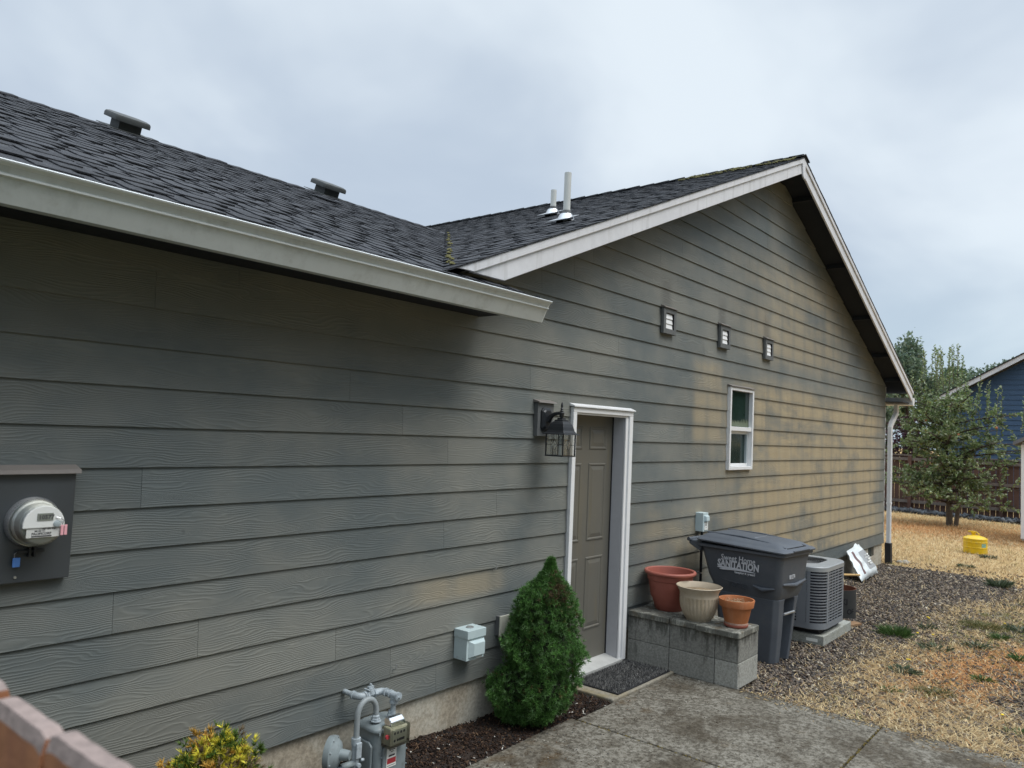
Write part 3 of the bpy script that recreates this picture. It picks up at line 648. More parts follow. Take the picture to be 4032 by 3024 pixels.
L3([(.0895,.028),(.0885,.05),(.0815,.058),(.079,.108),(.074,.116),(.05,.119)],CLEAR,'glass_cover',t)
def mlab(me,x,y,z): me.transform(MM@Matrix.Translation((x,y,z))); return me
hood=MB(); 
ring=[(.074*math.cos(a),.074*math.sin(a)) for a in [math.radians(x) for x in range(-8,189,14)]]
hood.loft([[MM@Vector((x,y,z)) for x,y in ring] for z in (.09,.124)],(True,True)); part('hood',hood,std('meter_shell',(.78,.79,.76),.4,.03,5,0),t,bev=.003)
part('display',MB().box(-.026,.030,.018,.046,.1245,.1262,0,MM),LCD,t)
part('digits',mlab(textmesh('10577',.022,.0003,.0006),-.022,.024,.1265),INK,t)
part('face_plate',MB().box(-.058,.058,-.046,-.010,.118,.1195,0,MM),std('plate_print',(.62,.62,.59),.5,.03,5,0),t)
part('lettering',mlab(textmesh('PACIFICORP',.0125,.0003,.0005),-.040,-.036,.1197),INK,t)
part('lettering',mlab(textmesh('17 080 926',.009,.0003,.0003),.002,-.017,.1197),INK,t)
cd=MB()
for i in range(3):
    for j in range(12):
        if random.random()<.6: cd.box(-.030+i*.013,-.030+i*.013+.010,-.024+j*.0011,-.0233+j*.0011,.1196,.1199,0,MM)
cd.box(-.040,.030,-.044,-.039,.1196,.1199,0,MM); part('fine_print',cd,INK,t)
part('key_lock',MB().lathe([(.013,.10),(.013,.128),(.009,.130)],(0,0,0),16,M=MM@Matrix.Translation((.045,.004,0))),GREYMET,t,sm=40)
for dx in (0,.013):
    part('pink_seal',MB().box(.058+dx,.069+dx,-.042,-.002,.126,.130,0,MM),PINK,t,bev=.002)
part('seal_wire',MB().tube([MM@Vector(p) for p in ((.040,.030,.127),(.055,.024,.133),(.068,.016,.130),(.063,.0,.129))],.0018,6),STEEL,t)
part('latch',MB().box(-.050,.048,-.120,-.108,.004,.016,0,MM).box(-.010,-.003,-.135,-.09,.002,.024,0,MM).box(.008,.015,-.135,-.09,.002,.024,0,MM),IRON,t)
part('blue_tag',MB().box(-.062,-.036,-.170,-.134,.012,.018,0,MM),BLUEP,t,bev=.002)
part('tag_wire',MB().tube([MM@Vector(p) for p in ((-.056,-.134,.014),(-.058,-.118,.016),(-.044,-.112,.014))],.0014,6),STEEL,t)
part('screw',MB().lathe([(.006,0),(.005,.004)],(0,0,0),10,M=MM@Matrix.Translation((-.045,-.212,0))),STEEL,t)
# ------------------------------------------------------------------ wall lantern
t=thing('wall_lantern','black carriage lantern with leaded glass mounted beside the door','wall lamp',(4.53,-.03,1.62))
part('mount_block',MB().box(4.437,4.630,-.034,.004,1.618,1.862),TRIMG,t,bev=.003)
part('mount_cap',MB().hexa([(4.425,-.055,1.862),(4.642,-.055,1.862),(4.642,.01,1.866),(4.425,.01,1.866),(4.425,-.052,1.870),(4.642,-.052,1.870),(4.642,.01,1.888),(4.425,.01,1.888)]),FLASH,t)
def octr(cx,cz,hw,hh,c,y): return [(cx+a,y,cz+b) for a,b in((-hw,-hh+c),(-hw+c,-hh),(hw-c,-hh),(hw,-hh+c),(hw,hh-c),(hw-c,hh),(-hw+c,hh),(-hw,hh-c))]
cx,cy=4.528,-.180
part('back_plate',MB().loft([octr(cx,1.742,.058,.085,.022,-.034),octr(cx,1.742,.058,.085,.022,-.046),octr(cx,1.742,.046,.072,.018,-.052),octr(cx,1.742,.040,.064,.016,-.064)]),BLACKM,t,bev=.002)
part('arm',MB().tube([(cx,-.06,1.735),(cx,-.085,1.765),(cx,-.12,1.785),(cx,-.155,1.790),(cx,cy,1.790)],[.026,.019,.013,.012,.015],12),BLACKM,t,sm=50)
part('finial',MB().lathe([(.010,1.756),(.016,1.765),(.017,1.780),(.020,1.792),(.011,1.800),(.013,1.808),(.008,1.814),(.012,1.822),(.006,1.830),(.009,1.842),(.0065,1.858),(.001,1.872)],(cx,cy,0),14),BLACKM,t,sm=40)
def sq(h,z,c=.0): return [(cx+sx*h,cy+sy*h,z) for sx,sy in((-1,-1),(1,-1),(1,1),(-1,1))]
part('roof_cap',MB().loft([sq(.098,1.636),sq(.095,1.643),sq(.080,1.650),sq(.070,1.666),(sq(.064,1.690)),sq(.056,1.712),sq(.044,1.728),sq(.036,1.733),sq(.036,1.741),sq(.022,1.745),sq(.022,1.756)]),BLACKM,t,bev=.0015)
fr=MB()
for sx in(-1,1):
    for sy in(-1,1): fr.box(cx+sx*.0745-.004,cx+sx*.0745+.004,cy+sy*.0745-.004,cy+sy*.0745+.004,1.482,1.638)
for z in (1.480,):
    fr.box(cx-.079,cx+.079,cy-.079,cy-.069,z,z+.009).box(cx-.079,cx+.079,cy+.069,cy+.079,z,z+.009).box(cx-.079,cx-.069,cy-.069,cy+.069,z,z+.009).box(cx+.069,cx+.079,cy-.069,cy+.069,z,z+.009)
part('cage',fr,BLACKM,t)
for k,(ax,ay,sx) in enumerate(((1,0,-1),(0,1,-1),(1,0,1),(0,1,1))):
    P=lambda s,z,o=0:(cx+s,cy+sx*(.0735+o),z) if ay==0 else (cx+sx*(.0735+o),cy+s,z)
    pg=part('glass_pane',MB().add([P(-.07,1.489),P(.07,1.489),P(.07,1.636),P(-.07,1.636)],[(0,1,2,3)]),LGLASS,t)
    ld=MB(); zc=1.563
    for a,b in (((-.07,zc),(-.026,zc)),((.026,zc),(.07,zc)),((0,zc+.040),(0,1.636)),((0,zc-.040),(0,1.489)),((-.026,zc),(0,zc+.040)),((0,zc+.040),(.026,zc)),((.026,zc),(0,zc-.040)),((0,zc-.040),(-.026,zc)),((-.014,zc+.02),(-.014,1.636)),((.014,zc-.02),(.014,1.489)),((-.014,zc-.02),(-.014,1.489)),((.014,zc+.02),(.014,1.636))):
        ld.tube([P(*a,.001),P(*b,.001)],.0016,5)
    part('leading',ld,IRON,pg)
part('candle_sleeve',MB().lathe([(.014,1.489),(.014,1.555),(.008,1.56)],(cx,cy,0),14),METW,t,sm=40)
part('bulb',MB().lathe([(.006,1.556),(.016,1.575),(.020,1.598),(.012,1.622),(.002,1.634)],(cx,cy,0),14),LGLASS,t,sm=60)
# ------------------------------------------------------------------ inlet box, cream plate, receptacle
t=thing('power_inlet_box','pale blue grey metal power inlet box on the siding left of the spruce','electrical box',(3.77,-.05,.175))
x0,x1,y0=3.695,3.862,-.112
part('box',MB().box(x0,x1,y0,.0,.182,.352),BOXB,t,bev=.003)
part('rain_cap',MB().box(x0-.004,x1+.004,y0-.010,.0,.318,.372),BOXB,t,bev=.003)
fl=[(x0+.022,.212,0),(x1-.012,.212,0),(x1-.012,.310,0),(x0+.022,.310,0)]
part('flip_cover',MB().loft([[(x0+.018,y0-.001,.200),(x1-.008,y0-.001,.200),(x1-.008,y0-.001,.306),(x0+.018,y0-.001,.306)],[(x0+.045,y0-.026,.212),(x1-.020,y0-.026,.212),(x1-.020,y0-.026,.290),(x0+.045,y0-.026,.290)]],(False,True)),BOXB,t,bev=.002)
part('label',MB().box(x1-.075,x1-.022,y0-.002,y0-.0005,.186,.197),METW,t)
part('hub_plate',MB().lathe([(.026,.372),(.026,.377),(.018,.381)],(3.775,-.06,0),18),STEEL,t,sm=40)
for dx,dz in ((.03,.330),(.06,.33),(.095,.33),(.055,.30),(.04,.20),(.09,.2)):
    part('screw',MB().lathe([(.0035,0),(.003,.002)],(0,0,0),8,M=frame((x0-.005,-dx,dz),(0,-1,0),(0,0,1))),STEEL,t)
t=thing('cover_plate','cream plastic cover plate half hidden behind the spruce','outlet cover',(4.14,-.03,.25))
part('plate',MB().box(4.098,4.205,-.046,-.034,.250,.388),CREAM,t,bev=.004)
part('back_box',MB().box(4.106,4.198,-.034,.006,.256,.382),TRIMG,t)
t=thing('receptacle_box','pale grey outdoor receptacle box on the wall above the dark waste cart','outlet',(7.18,-.04,.73))
rb=part('box',MB().box(7.115,7.232,-.078,.006,.735,.918),BOXB,t,bev=.003)
part('switch_cover',MB().loft([[(7.135,-.079,.832),(7.222,-.079,.832),(7.222,-.079,.895),(7.135,-.079,.895)],[(7.145,-.105,.840),(7.212,-.105,.840),(7.212,-.100,.885),(7.145,-.100,.885)]],(False,True)),BOXB,t,bev=.004)
part('outlet_face',MB().box(7.140,7.215,-.083,-.078,.750,.822),METW,t)
part('slots',MB().box(7.160,7.165,-.085,-.083,.79,.81).box(7.18,7.185,-.085,-.083,.79,.81).box(7.17,7.178,-.085,-.083,.77,.776),INK,t)
t=thing('conduit_pipe','thin black conduit running down the siding behind the waste cart','pipe',(7.17,-.04,-.28))
part('pipe',MB().tube([(7.175,-.04,.735),(7.175,-.04,-.32)],.013,10),RUB,t,sm=40)
part('strap',MB().tube([(7.175,-.04,.32),(7.175,-.04,.335)],.017,10).box(7.16,7.20,-.04,.006,.32,.335),STEEL,t)
# nails and stray screws in the siding
for (x,y,z,r) in ((3.18,-.01,.215,.3),(4.06,-.01,.70,.2),):
    o=obj('screw',MB().tube([(x,y+.012,z),(x+.002,y-.012,z+.012),(x+.004,y-.012,z+.035)],.003,6),STEEL); tag(o,'small metal screw hook in the siding '+('left of the inlet box' if x<4 else 'above the spruce'),'screw','stray fasteners in the siding')
# ------------------------------------------------------------------ gas meter
t=thing('gas_meter','grey painted gas meter with pipes and round regulator against the foundation','gas meter',(2.95,-.18,-.3))
def elbow(p0,p1,p2,n=6):
    p0,p1,p2=map(Vector,(p0,p1,p2)); return [p0*(1-s)**2+p1*2*s*(1-s)+p2*s*s for s in [i/n for i in range(n+1)]]
zp=.172; pr=.0145
part('supply_pipe',MB().tube([(2.826,.02,zp),(2.826,-.085,zp)],pr,14),GASP,t,sm=50)
part('elbow',MB().tube(elbow((2.826,-.080,zp),(2.826,-.128,zp),(2.862,-.128,zp)),pr*1.35,14).tube([(2.826,-.072,zp),(2.826,-.084,zp)],pr*1.6,14).tube([(2.856,-.128,zp),(2.868,-.128,zp)],pr*1.6,14),GASP,t,sm=50)
part('valve',MB().tube([(2.866,-.128,zp),(2.936,-.128,zp)],pr*1.15,6).tube([(2.872,-.128,zp),(2.884,-.128,zp)],pr*1.6,6).lathe([(.022,zp),(.022,zp+.02),(.018,zp+.026),(.018,zp+.034)],(2.902,-.128,0),14).tube([(2.924,-.128,zp),(2.938,-.128,zp)],pr*1.6,6),GASP,t,sm=35)
part('valve_key',MB().box(2.884,2.920,-.136,-.120,zp+.034,zp+.044).lathe([(.008,zp+.044),(.008,zp+.056)],(2.902,-.128,0),6).box(2.872,2.884,-.150,-.106,zp+.026,zp+.032),GASP,t,bev=.001)
part('elbow',MB().tube(elbow((2.938,-.128,zp),(2.985,-.128,zp),(2.985,-.165,zp)),pr*1.35,14).tube([(2.985,-.158,zp),(2.985,-.170,zp)],pr*1.6,14),GASP,t,sm=50)
part('nipple',MB().tube([(2.985,-.165,zp),(2.985,-.205,zp)],pr,14),GASP,t,sm=50)
part('tee',MB().tube([(2.985,-.200,zp),(2.985,-.262,zp)],pr*1.35,14).tube([(2.985,-.198,zp),(2.985,-.208,zp)],pr*1.6,14).tube([(2.985,-.254,zp),(2.985,-.268,zp)],pr*1.65,14).tube([(2.985,-.228,zp),(2.985,-.228,zp-.035)],pr*1.3,14).tube([(2.985,-.228,zp-.030),(2.985,-.228,zp-.042)],pr*1.6,14),GASP,t,sm=50)
part('plug',MB().tube([(2.985,-.266,zp),(2.985,-.272,zp)],pr*1.2,14).tube([(2.985,-.272,zp),(2.985,-.284,zp)],.009,4),GASP,t)
part('drop_pipe',MB().tube([(2.985,-.228,zp-.035),(2.985,-.222,.04)],pr,14),GASP,t,sm=50)
def nut(x,y,z,s=1): return MB().lathe([(.030*s,z),(.030*s,z+.016),(.026*s,z+.018),(.026*s,z+.030),(.020*s,z+.036)],(x,y,0),6).lathe([(.034*s,z+.000),(.034*s,z+.006)],(x,y,0),18)
part('union_nut',nut(2.988,-.215,.052,.85),GASP,t,sm=30)
part('union_nut',nut(2.882,-.205,.052,.85),GASP,t,sm=30)
part('gooseneck',MB().tube([(2.752,-.205,-.145)]+[(2.752,-.205,.085)]+[(2.817-.065*math.cos(a),-.205,.105+.078*math.sin(a)) for a in [math.pi*i/12 for i in range(13)]]+[(2.882,-.205,.060)],.0155,14),std('gooseneck_grey',(.285,.315,.325),.45,.06,9,.03,60,spec=.5),t,sm=50)
def rrect(xa,xb,ya,yb,z,r=.03,n=5):
    out=[]
    for cx_,cy_,a0 in((xb-r,yb-r,0),(xa+r,yb-r,90),(xa+r,ya+r,180),(xb-r,ya+r,270)):
        for k in range(n): a=math.radians(a0+90*k/(n-1)); out.append((cx_+r*math.cos(a),cy_+r*math.sin(a),z))
    return out
bx0,bx1,by0,by1=2.842,3.062,-.262,-.085
part('case',MB().loft([rrect(bx0+.012,bx1-.008,by0,by1,-.235,.035),rrect(bx0+.008,bx1-.005,by0,by1,-.20,.035),rrect(bx0+.010,bx1-.006,by0+.004,by1-.004,.018,.035)]),GASG,t,sm=50)
part('case_top',MB().loft([rrect(bx0-.004,bx1+.006,by0-.008,by1+.008,.006,.045),rrect(bx0-.006,bx1+.008,by0-.010,by1+.010,.014,.045),rrect(bx0-.002,bx1+.004,by0-.006,by1+.006,.026,.045),rrect(bx0+.014,bx1-.014,by0+.012,by1-.012,.040,.04),rrect(bx0+.03,bx1-.03,by0+.03,by1-.03,.045,.03)]),GASG,t,sm=50)
part('top_plate',MB().box(2.905,2.965,-.215,-.135,.040,.050),GASG,t,bev=.003)
part('front_cover',MB().loft([rrect(2.870,3.058,-.235,.0,0,.03)],(False,False)) if False else MB().loft([[(x,y,z) for x,z in ((2.885,-.24),(3.052,-.24),(3.052,-.085),(3.030,-.058),(2.905,-.058),(2.885,-.085))] for y in (-.262,-.276)]),GASG,t,bev=.006,seg=3)
part('side_cover',MB().loft([[(x,y,z) for y,z in ((-.235,-.24),(-.105,-.24),(-.105,-.065),(-.13,-.045),(-.21,-.045),(-.235,-.065))] for x in (2.846,2.832)]),GASG,t,bev=.006,seg=3)
for a in range(10):
    x=bx0+.02+(a%5)*.044; y=by0-.004 if a<5 else by1+.004
    part('bolt',MB().lathe([(.006,-.004),(.006,.006),(.004,.010)],(x,y,.0),8),GASG,t,sm=40)
for (a,b) in ((2.876,-.12),(2.876,-.20),(3.056,-.12),(3.056,-.20)): part('bolt',MB().lathe([(.005,0),(.004,.005)],(0,0,0),8,M=frame((a,-.272,b),(1,0,0),(0,0,1))),GASG,t,sm=40)
part('label',MB().box(2.908,2.978,-.2785,-.2765,-.185,-.078),METW,t,bev=.001)
lab=part('label_red',MB().box(2.912,2.974,-.2792,-.2786,-.165,-.137),RED,t)
def wtext(body,size,x,y,z,**k): me=textmesh(body,size,**k); me.transform(frame((x,y,z),(1,0,0),(0,0,1))); return me
part('label_print',MB().box(2.922,2.965,-.2792,-.2787,-.128,-.119).box(2.926,2.934,-.2792,-.2787,-.098,-.090).box(2.937,2.968,-.2792,-.2787,-.096,-.092).box(2.937,2.956,-.2792,-.2787,-.105,-.102).box(2.914,2.970,-.2792,-.2787,-.176,-.174),INK,t)
ix=part('index_box',MB().box(2.885,3.005,-.325,-.268,-.052,.040),std('index_cream',(.52,.50,.36),.5,.06,9,0),t,bev=.004)
part('index_cover',MB().box(2.872,3.018,-.335,-.266,-.060,.046).loft([[(x,y,z) for y,z in ((-.268,.047),(-.330,.047),(-.322,.072),(-.300,.088),(-.275,.090),(-.262,.080))] for x in (2.888,2.985)]),CLEAR,t,bev=.004)
part('index_dial',MB().box(2.900,2.998,-.3265,-.325,-.042,.030),std('dial_white',(.66,.65,.50),.5,.04,9,0),ix)
dm=MB()
for i in range(4): 
    for k,zc in ((0,.010),(1,-.028)):
        if k and i>1: continue
        dm.lathe([(.0075,0),(.0055,.0007)],(0,0,0),14,M=frame((2.915+i*.022,-.3266,zc),(1,0,0),(0,0,1)),cap=(False,True))
dm.box(2.945,2.985,-.3272,-.3266,-.034,-.020); part('dial_marks',dm,INK,ix)
part('red_seal',MB().tube([(2.868,-.312,.002),(2.868,-.324,.002)],.011,12),RED,t)
# regulator
RM=frame((2.625,-.185,-.052),Vector((.86,.52,0)).normalized(),(0,0,1))   # disc faces out and a little to the left
reg=part('regulator',MB().lathe([(.086,-.030),(.090,-.010),(.090,.002),(.084,.006),(.074,.010),(.066,.024),(.040,.034),(.028,.038)],(0,0,0),30,M=Matrix(((RM[0][0],0,RM[0][2],RM[0][3]),(RM[1][0],0,RM[1][2],RM[1][3]),(0,1,0,RM[2][3]),(0,0,0,1)))),GASG,t,sm=45)
RR=Matrix(((RM[0][0],0,RM[0][2],RM[0][3]),(RM[1][0],0,RM[1][2],RM[1][3]),(0,1,0,RM[2][3]),(0,0,0,1)))
part('spring_cap',MB().lathe([(.030,.030),(.026,.075),(.024,.080),(.024,.088)],(0,0,0),18,M=RR),GASG,reg,sm=40)
for i in range(8):
    a=math.radians(22+45*i); part('bolt',MB().lathe([(.0055,0),(.0055,.006),(.003,.010)],(0,0,0),8,M=RR@Matrix.Translation((.081*math.cos(a),.081*math.sin(a),.002))),GASG,reg,sm=40)
part('regulator_neck',MB().tube([(2.66,-.20,-.13),(2.752,-.205,-.13)],.018,12).box(2.60,2.66,-.27,-.2,-.17,-.12),GASG,reg,sm=40)
part('riser',MB().tube([(2.752,-.205,-.32),(2.752,-.205,-.02)],.020,14).tube([(2.752,-.205,-.035),(2.752,-.205,.000)],.025,14),GASP,t,sm=40)
part('shutoff_cock',MB().tube([(2.752,-.225,-.135),(2.752,-.245,-.135)],.014,6).box(2.735,2.770,-.235,-.19,-.10,-.02).tube([(2.765,-.235,-.11),(2.782,-.242,-.11)],.009,8),GASP,t,bev=.004)
# ------------------------------------------------------------------ doormat
t=thing('doormat','charcoal grey bristle doormat in front of the door','doormat',(5.42,-.2,-.26))
mx0,mx1,my0,my1=5.035,5.842,-.425,.0
part('mat_base',MB().box(mx0,mx1,my0,my1,-.262,-.252),MATM,t,bev=.003)
N=15000; bx=rng.uniform(mx0+.012,mx1-.012,N); by=rng.uniform(my0+.012,my1-.008,N)
u=np.minimum(bx-mx0,mx1-bx); v=np.minimum(by-my0,my1-by); e=np.minimum(u,v)
groove=(np.abs(e-.075)<.010)|(np.abs(e-.135)<.008)|((e>.15)&(np.abs(((bx+by)*14)%1-.5)<.14))
hgt=np.where(groove,.006,.016)*rng.uniform(.8,1.2,N); ang=rng.uniform(0,6.28,N); lx=rng.normal(0,.005,N); ly=rng.normal(0,.005,N); w_=rng.uniform(.0012,.0024,N)
P0=np.stack([bx-np.cos(ang)*w_,by-np.sin(ang)*w_,np.full(N,-.253)],1); P1=np.stack([bx+np.cos(ang)*w_,by+np.sin(ang)*w_,np.full(N,-.253)],1); P2=np.stack([bx+lx,by+ly,-.252+hgt],1)
cc=pick(N,[(.03,.03,.033),(.10,.10,.10),(.24,.235,.225),(.42,.41,.38)],[.25,.3,.3,.15])*np.where(groove,.6,1)[:,None]
part('bristles',npmesh('bristles',np.stack([P0,P1,P2],1).reshape(-1,3),np.arange(N*3).reshape(-1,3),np.repeat(cc,3,0)),CHIP,t,kind='stuff')
# ------------------------------------------------------------------ concrete blocks and caps
def block(x0,x1,y0,y1,z0,z1,label,name='concrete_block',cat='concrete block',group='blocks stacked beside the door'):
    mb=MB().box(x0,x1,y0,y1,z0,z1); o=obj(name,mb,BLK,bev=.004); bm_=o.data
    if name=='concrete_block' : pass
    k_=1.45 if 'cleanest' in label else (1.0 if 'upper' in label else 1.12)*random.uniform(.92,1.08); o.color=(k_,k_,k_,1)
    return tag(o,label,cat,group)
zb=-.276; h=.193; g_=.0015
for lv,(za,zb_) in enumerate(((zb,zb+h),(zb+h+.0035,zb+2*h+.002))):
    w1='lower' if lv==0 else 'upper'
    block(5.872,6.064,-.391,.0-.002,za,zb_,f'{w1} grey block nearest the wall, beside the white door trim')
    block(5.870+.004*lv,6.064,-.790,-.396,za,zb_,f'{w1} middle long grey block facing the doormat')
    block(5.872,6.268,-.988,-.795,za,zb_,f'{w1} grey block at the outer corner of the stack'+(', cleanest and palest' if lv==0 else ', stained with dark streaks'))
    block(6.068,6.262,-.392,-.002,za,zb_,f'{w1} grey block at the wall on the far side of the stack')
    block(6.068,6.262,-.792,-.395,za,zb_,f'{w1} middle grey block on the far side of the stack by the cart')
ct=zb+2*h+.004
for a in ((5.855,6.060,-.388,-.012,'chipped grey cap slab nearest the door trim'),(6.072,6.275,-.392,-.012,'grey cap slab against the wall under the large red pot'),(5.862,6.270,-.640,-.396,'mossy grey cap slab in the middle under the beige pot'),(5.835,6.240,-1.004,-.645,'grey cap slab at the outer end under the small clay pot')):
    o=obj('cap_slab',MB().box(a[0],a[1],a[2],a[3],ct,ct+.046),BLK,bev=.006); o.color=(1.25,1.25,1.2,1); tag(o,a[4],'paving slab','cap slabs on the block stack')
zt=ct+.046
# ------------------------------------------------------------------ pots
c=(6.165,-.232,zt)
t=thing('flower_pot','large dark red plastic flower pot closest to the wall','flower pot',c,'flower pots on the block stack')
part('pot',MB().lathe([(.112,0),(.118,.004),(.150,.10),(.176,.20),(.184,.252),(.193,.258),(.198,.300),(.214,.306),(.222,.312),(.224,.325),(.218,.334),(.205,.336),(.196,.330),(.188,.300),(.165,.12),(.11,.03)],c,56,cap=(True,False)),TERP,t,sm=40)
part('soil',MB().lathe([(.15,.10),(.02,.115)],c,24,cap=(False,True)),SOIL,t)
c=(6.012,-.580,zt)
t=thing('flower_pot','beige fluted resin flower pot in the middle of the stack','flower pot',c,'flower pots on the block stack')
fl=lambda i,a:(.030*(.5-.5*math.cos(a*30))**2 if 2<=i<=6 else 0)
pot=part('pot',MB().lathe([(.098,0),(.102,.012),(.110,.018),(.132,.060),(.149,.105),(.156,.150),(.156,.186),(.157,.194),(.155,.200),(.158,.225),(.172,.255),(.184,.270),(.187,.275),(.182,.279),(.172,.262),(.152,.222),(.14,.10)],c,240,cap=(True,False),flute=fl),BEIGE,t,sm=45)
part('soil',MB().lathe([(.153,.232),(.10,.243),(.02,.250)],c,30,cap=(False,True)),SOIL,t,sm=60)
c=(6.045,-.890,zt)
t=thing('flower_pot','small orange terracotta clay pot on a saucer at the outer end','flower pot',c,'flower pots on the block stack')
part('pot',MB().lathe([(.080,.006),(.085,.010),(.118,.155),(.120,.160),(.133,.162),(.142,.212),(.139,.219),(.130,.218),(.124,.200),(.115,.16)],c,48,cap=(True,False)),TERRA,t,sm=35)
part('saucer',MB().lathe([(.080,0),(.092,.006),(.096,.022),(.090,.024),(.086,.012)],c,40,cap=(True,False)),TERP,t,sm=35)
part('lime_crust',MB().lathe([(.0915,.024),(.0935,.030),(.0915,.040)],c,40,cap=(False,False)),LIME,t,sm=50)
part('soil',MB().lathe([(.122,.178),(.02,.186)],c,24,cap=(False,True)),SOIL,t)
tw=MB()
for i in range(60):
    a=random.uniform(0,6.28); r=random.uniform(.02,.10); x=c[0]+r*math.cos(a)+.02; y=c[1]+r*math.sin(a); z=zt+.188
    d=Vector((random.gauss(0,1),random.gauss(0,1),abs(random.gauss(0,.6)))).normalized()*random.uniform(.02,.045)
    tw.tube([(x,y,z),(x+d.x*.5,y+d.y*.5,z+d.z),(x+d.x,y+d.y,z+d.z*.7)],.0012,4)
part('dead_stems',tw,std('dead_stem',(.42,.31,.20),.9,.3,30,0),t,kind='stuff')
# ------------------------------------------------------------------ waste cart
th=math.radians(5); OX,OY=6.68,-1.03
BU=Vector((math.cos(th),-math.sin(th),0)); BV=Vector((math.sin(th),math.cos(th),0)); BB=Matrix(((BU.x,BV.x,0,OX),(BU.y,BV.y,0,OY),(0,0,1,0),(0,0,0,1)))
t=thing('waste_cart','dark grey wheeled waste cart with Sweet Home Sanitation lettering','waste cart',(7.0,-.65,-.3))
def rr4(a0,a1,b0,b1,z,r=.05,n=5): return [BB@Vector(p) for p in rrect(a0,a1,b0,b1,z,r,n)]
# lower body with a recessed notch in the front
def lowring(a0,a1,b0,b1,z,na,nb,nd):
    P=[(a0+.04,b0),(na,b0),(na+.015,b0+nd),(nb-.015,b0+nd),(nb,b0),(a1-.04,b0),(a1,b0+.04),(a1,b1-.04),(a1-.04,b1),(a0+.04,b1),(a0,b1-.04),(a0,b0+.04)]
    return [BB@Vector((x,y,z)) for x,y in P]
part('lower_body',MB().loft([lowring(.115,.465,.125,.64,-.30,.24,.385,.10),lowring(.100,.495,.100,.68,-.02,.23,.41,.10),lowring(.088,.530,.085,.70,.225,.225,.43,.10),lowring(.086,.540,.082,.702,.265,.225,.43,.004)]),BIN,t,bev=.008,seg=2)
part('upper_body',MB().loft([rr4(.088,.540,.088,.70,.262,.06),rr4(.078,.556,.070,.715,.30,.06),rr4(.052,.590,.048,.760,.40,.06),rr4(.040,.600,.036,.800,.56,.05),rr4(.022,.620,.018,.820,.665,.05)]),BIN,t,sm=50)
part('rim',MB().loft([rr4(.008,.632,.006,.835,.648,.05),rr4(.0,.640,-.004,.845,.655,.05),rr4(.0,.640,-.004,.845,.675,.05),rr4(.01,.63,.006,.835,.68,.05)]),BIN,t,sm=40)
# lid: low dome with two ribs
def lidring(ins,z): return [Vector((p[0],p[1],p[2]+max(0,(BB.inverted()@p).y)*.030)) for p in rr4(-.012+ins,.652-ins,-.016+ins,.850-ins*.6,z,.055)]
part('lid',MB().loft([lidring(-.004,.682),lidring(-.006,.694),lidring(.008,.706),lidring(.030,.709),lidring(.050,.724),lidring(.085,.742),lidring(.15,.756),lidring(.25,.766)]),BIN,t,sm=45)
for a in (.13,.51):
    part('lid_rib',MB().tube([BB@Vector(p) for p in ((a-.03,.03,.722),(a-.02,.20,.752),(a,.45,.772),(a,.80,.772))],.011,8),BIN,t,sm=50)
part('lid_lip',MB().box(.16,.48,-.030,.02,.694,.705,0,BB),BIN,t,bev=.004)
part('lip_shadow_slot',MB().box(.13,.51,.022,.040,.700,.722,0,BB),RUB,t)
for pts in (((.18,.36,.772),(.30,.30,.776),(.44,.37,.772)),((.22,.16,.752),(.32,.13,.755),(.45,.17,.750))):
    pp=[BB@Vector(p) for p in pts]; part('lid_scuff',MB().tube(elbow(pp[0],pp[1],pp[2],8),.004,6),std('worn_plastic',(.22,.235,.26),.5),t)
part('handle_bracket',MB().hexa([BB@Vector(p) for p in ((.02,.82,.60),(.62,.82,.60),(.62,.935,.655),(.02,.935,.655),(.02,.80,.69),(.62,.80,.69),(.62,.945,.70),(.02,.945,.70))]),BIN,t,bev=.01)
part('handle',MB().tube([BB@Vector(p) for p in ((.0,.93,.70),(.64,.93,.70))],.018,12),BIN,t,sm=50)
part('front_bulge',MB().tube([BB@Vector(p) for p in ((.11,.052,.405),(.32,.030,.388),(.56,.050,.405))],[.012,.02,.012],8),BIN,t,sm=60)
part('side_bulge',MB().tube([BB@Vector(p) for p in ((.062,.10,.365),(.045,.20,.345),(.058,.30,.365))],[.008,.022,.008],8),BIN,t,sm=60)
part('side_ledge',MB().hexa([BB@Vector(p) for p in ((.072,.42,.335),(.072,.70,.365),(.10,.70,.365),(.10,.42,.335),(.052,.42,.365),(.052,.72,.392),(.10,.72,.392),(.10,.42,.365))]),BIN,t,bev=.01)
part('grab_bar',MB().tube([BB@Vector(p) for p in ((.225,.09,.13),(.43,.09,.13))],.012,12),STEEL,t,sm=50)
for a in (.03,.57):
    wh=part('wheel',MB().tube([BB@Vector(p) for p in ((a-.028,.74,-.17),(a+.028,.74,-.17))],.13,28),RUB,t,sm=40,bev=.006)
    part('hub',MB().tube([BB@Vector(p) for p in ((a-.032,.74,-.17),(a+.032,.74,-.17))],.06,18),BIN,wh,sm=40)
part('axle',MB().tube([BB@Vector(p) for p in ((.0,.74,-.17),(.64,.74,-.17))],.012,10),STEEL,t)
LF=frame(BB@Vector((.0395,.60,.0)),-BV,(0.0,0,1))   # lettering plane on the left face: x runs toward the front
def slant(z): return .046-.018*(z-.36)/.2
def leftlet(me,b,z,off=.0015,name='lettering'):
    a=slant(z)-off; me.transform(frame(BB@Vector((a,b,z)),-BV,(BU*-.09+Vector((0,0,1))))); return part(name,me,BINW,t)
leftlet(textmesh('Sweet Home',.074,.0006,.0010,shear=.12,sx=.86),.605,.556)
leftlet(textmesh('SANITATION',.086,.0006,.0035,shear=.10,sx=.80),.640,.497)
leftlet(textmesh('keeping it green!',.030,.0006,.0010,sx=.98),.470,.452)
sw=MB()
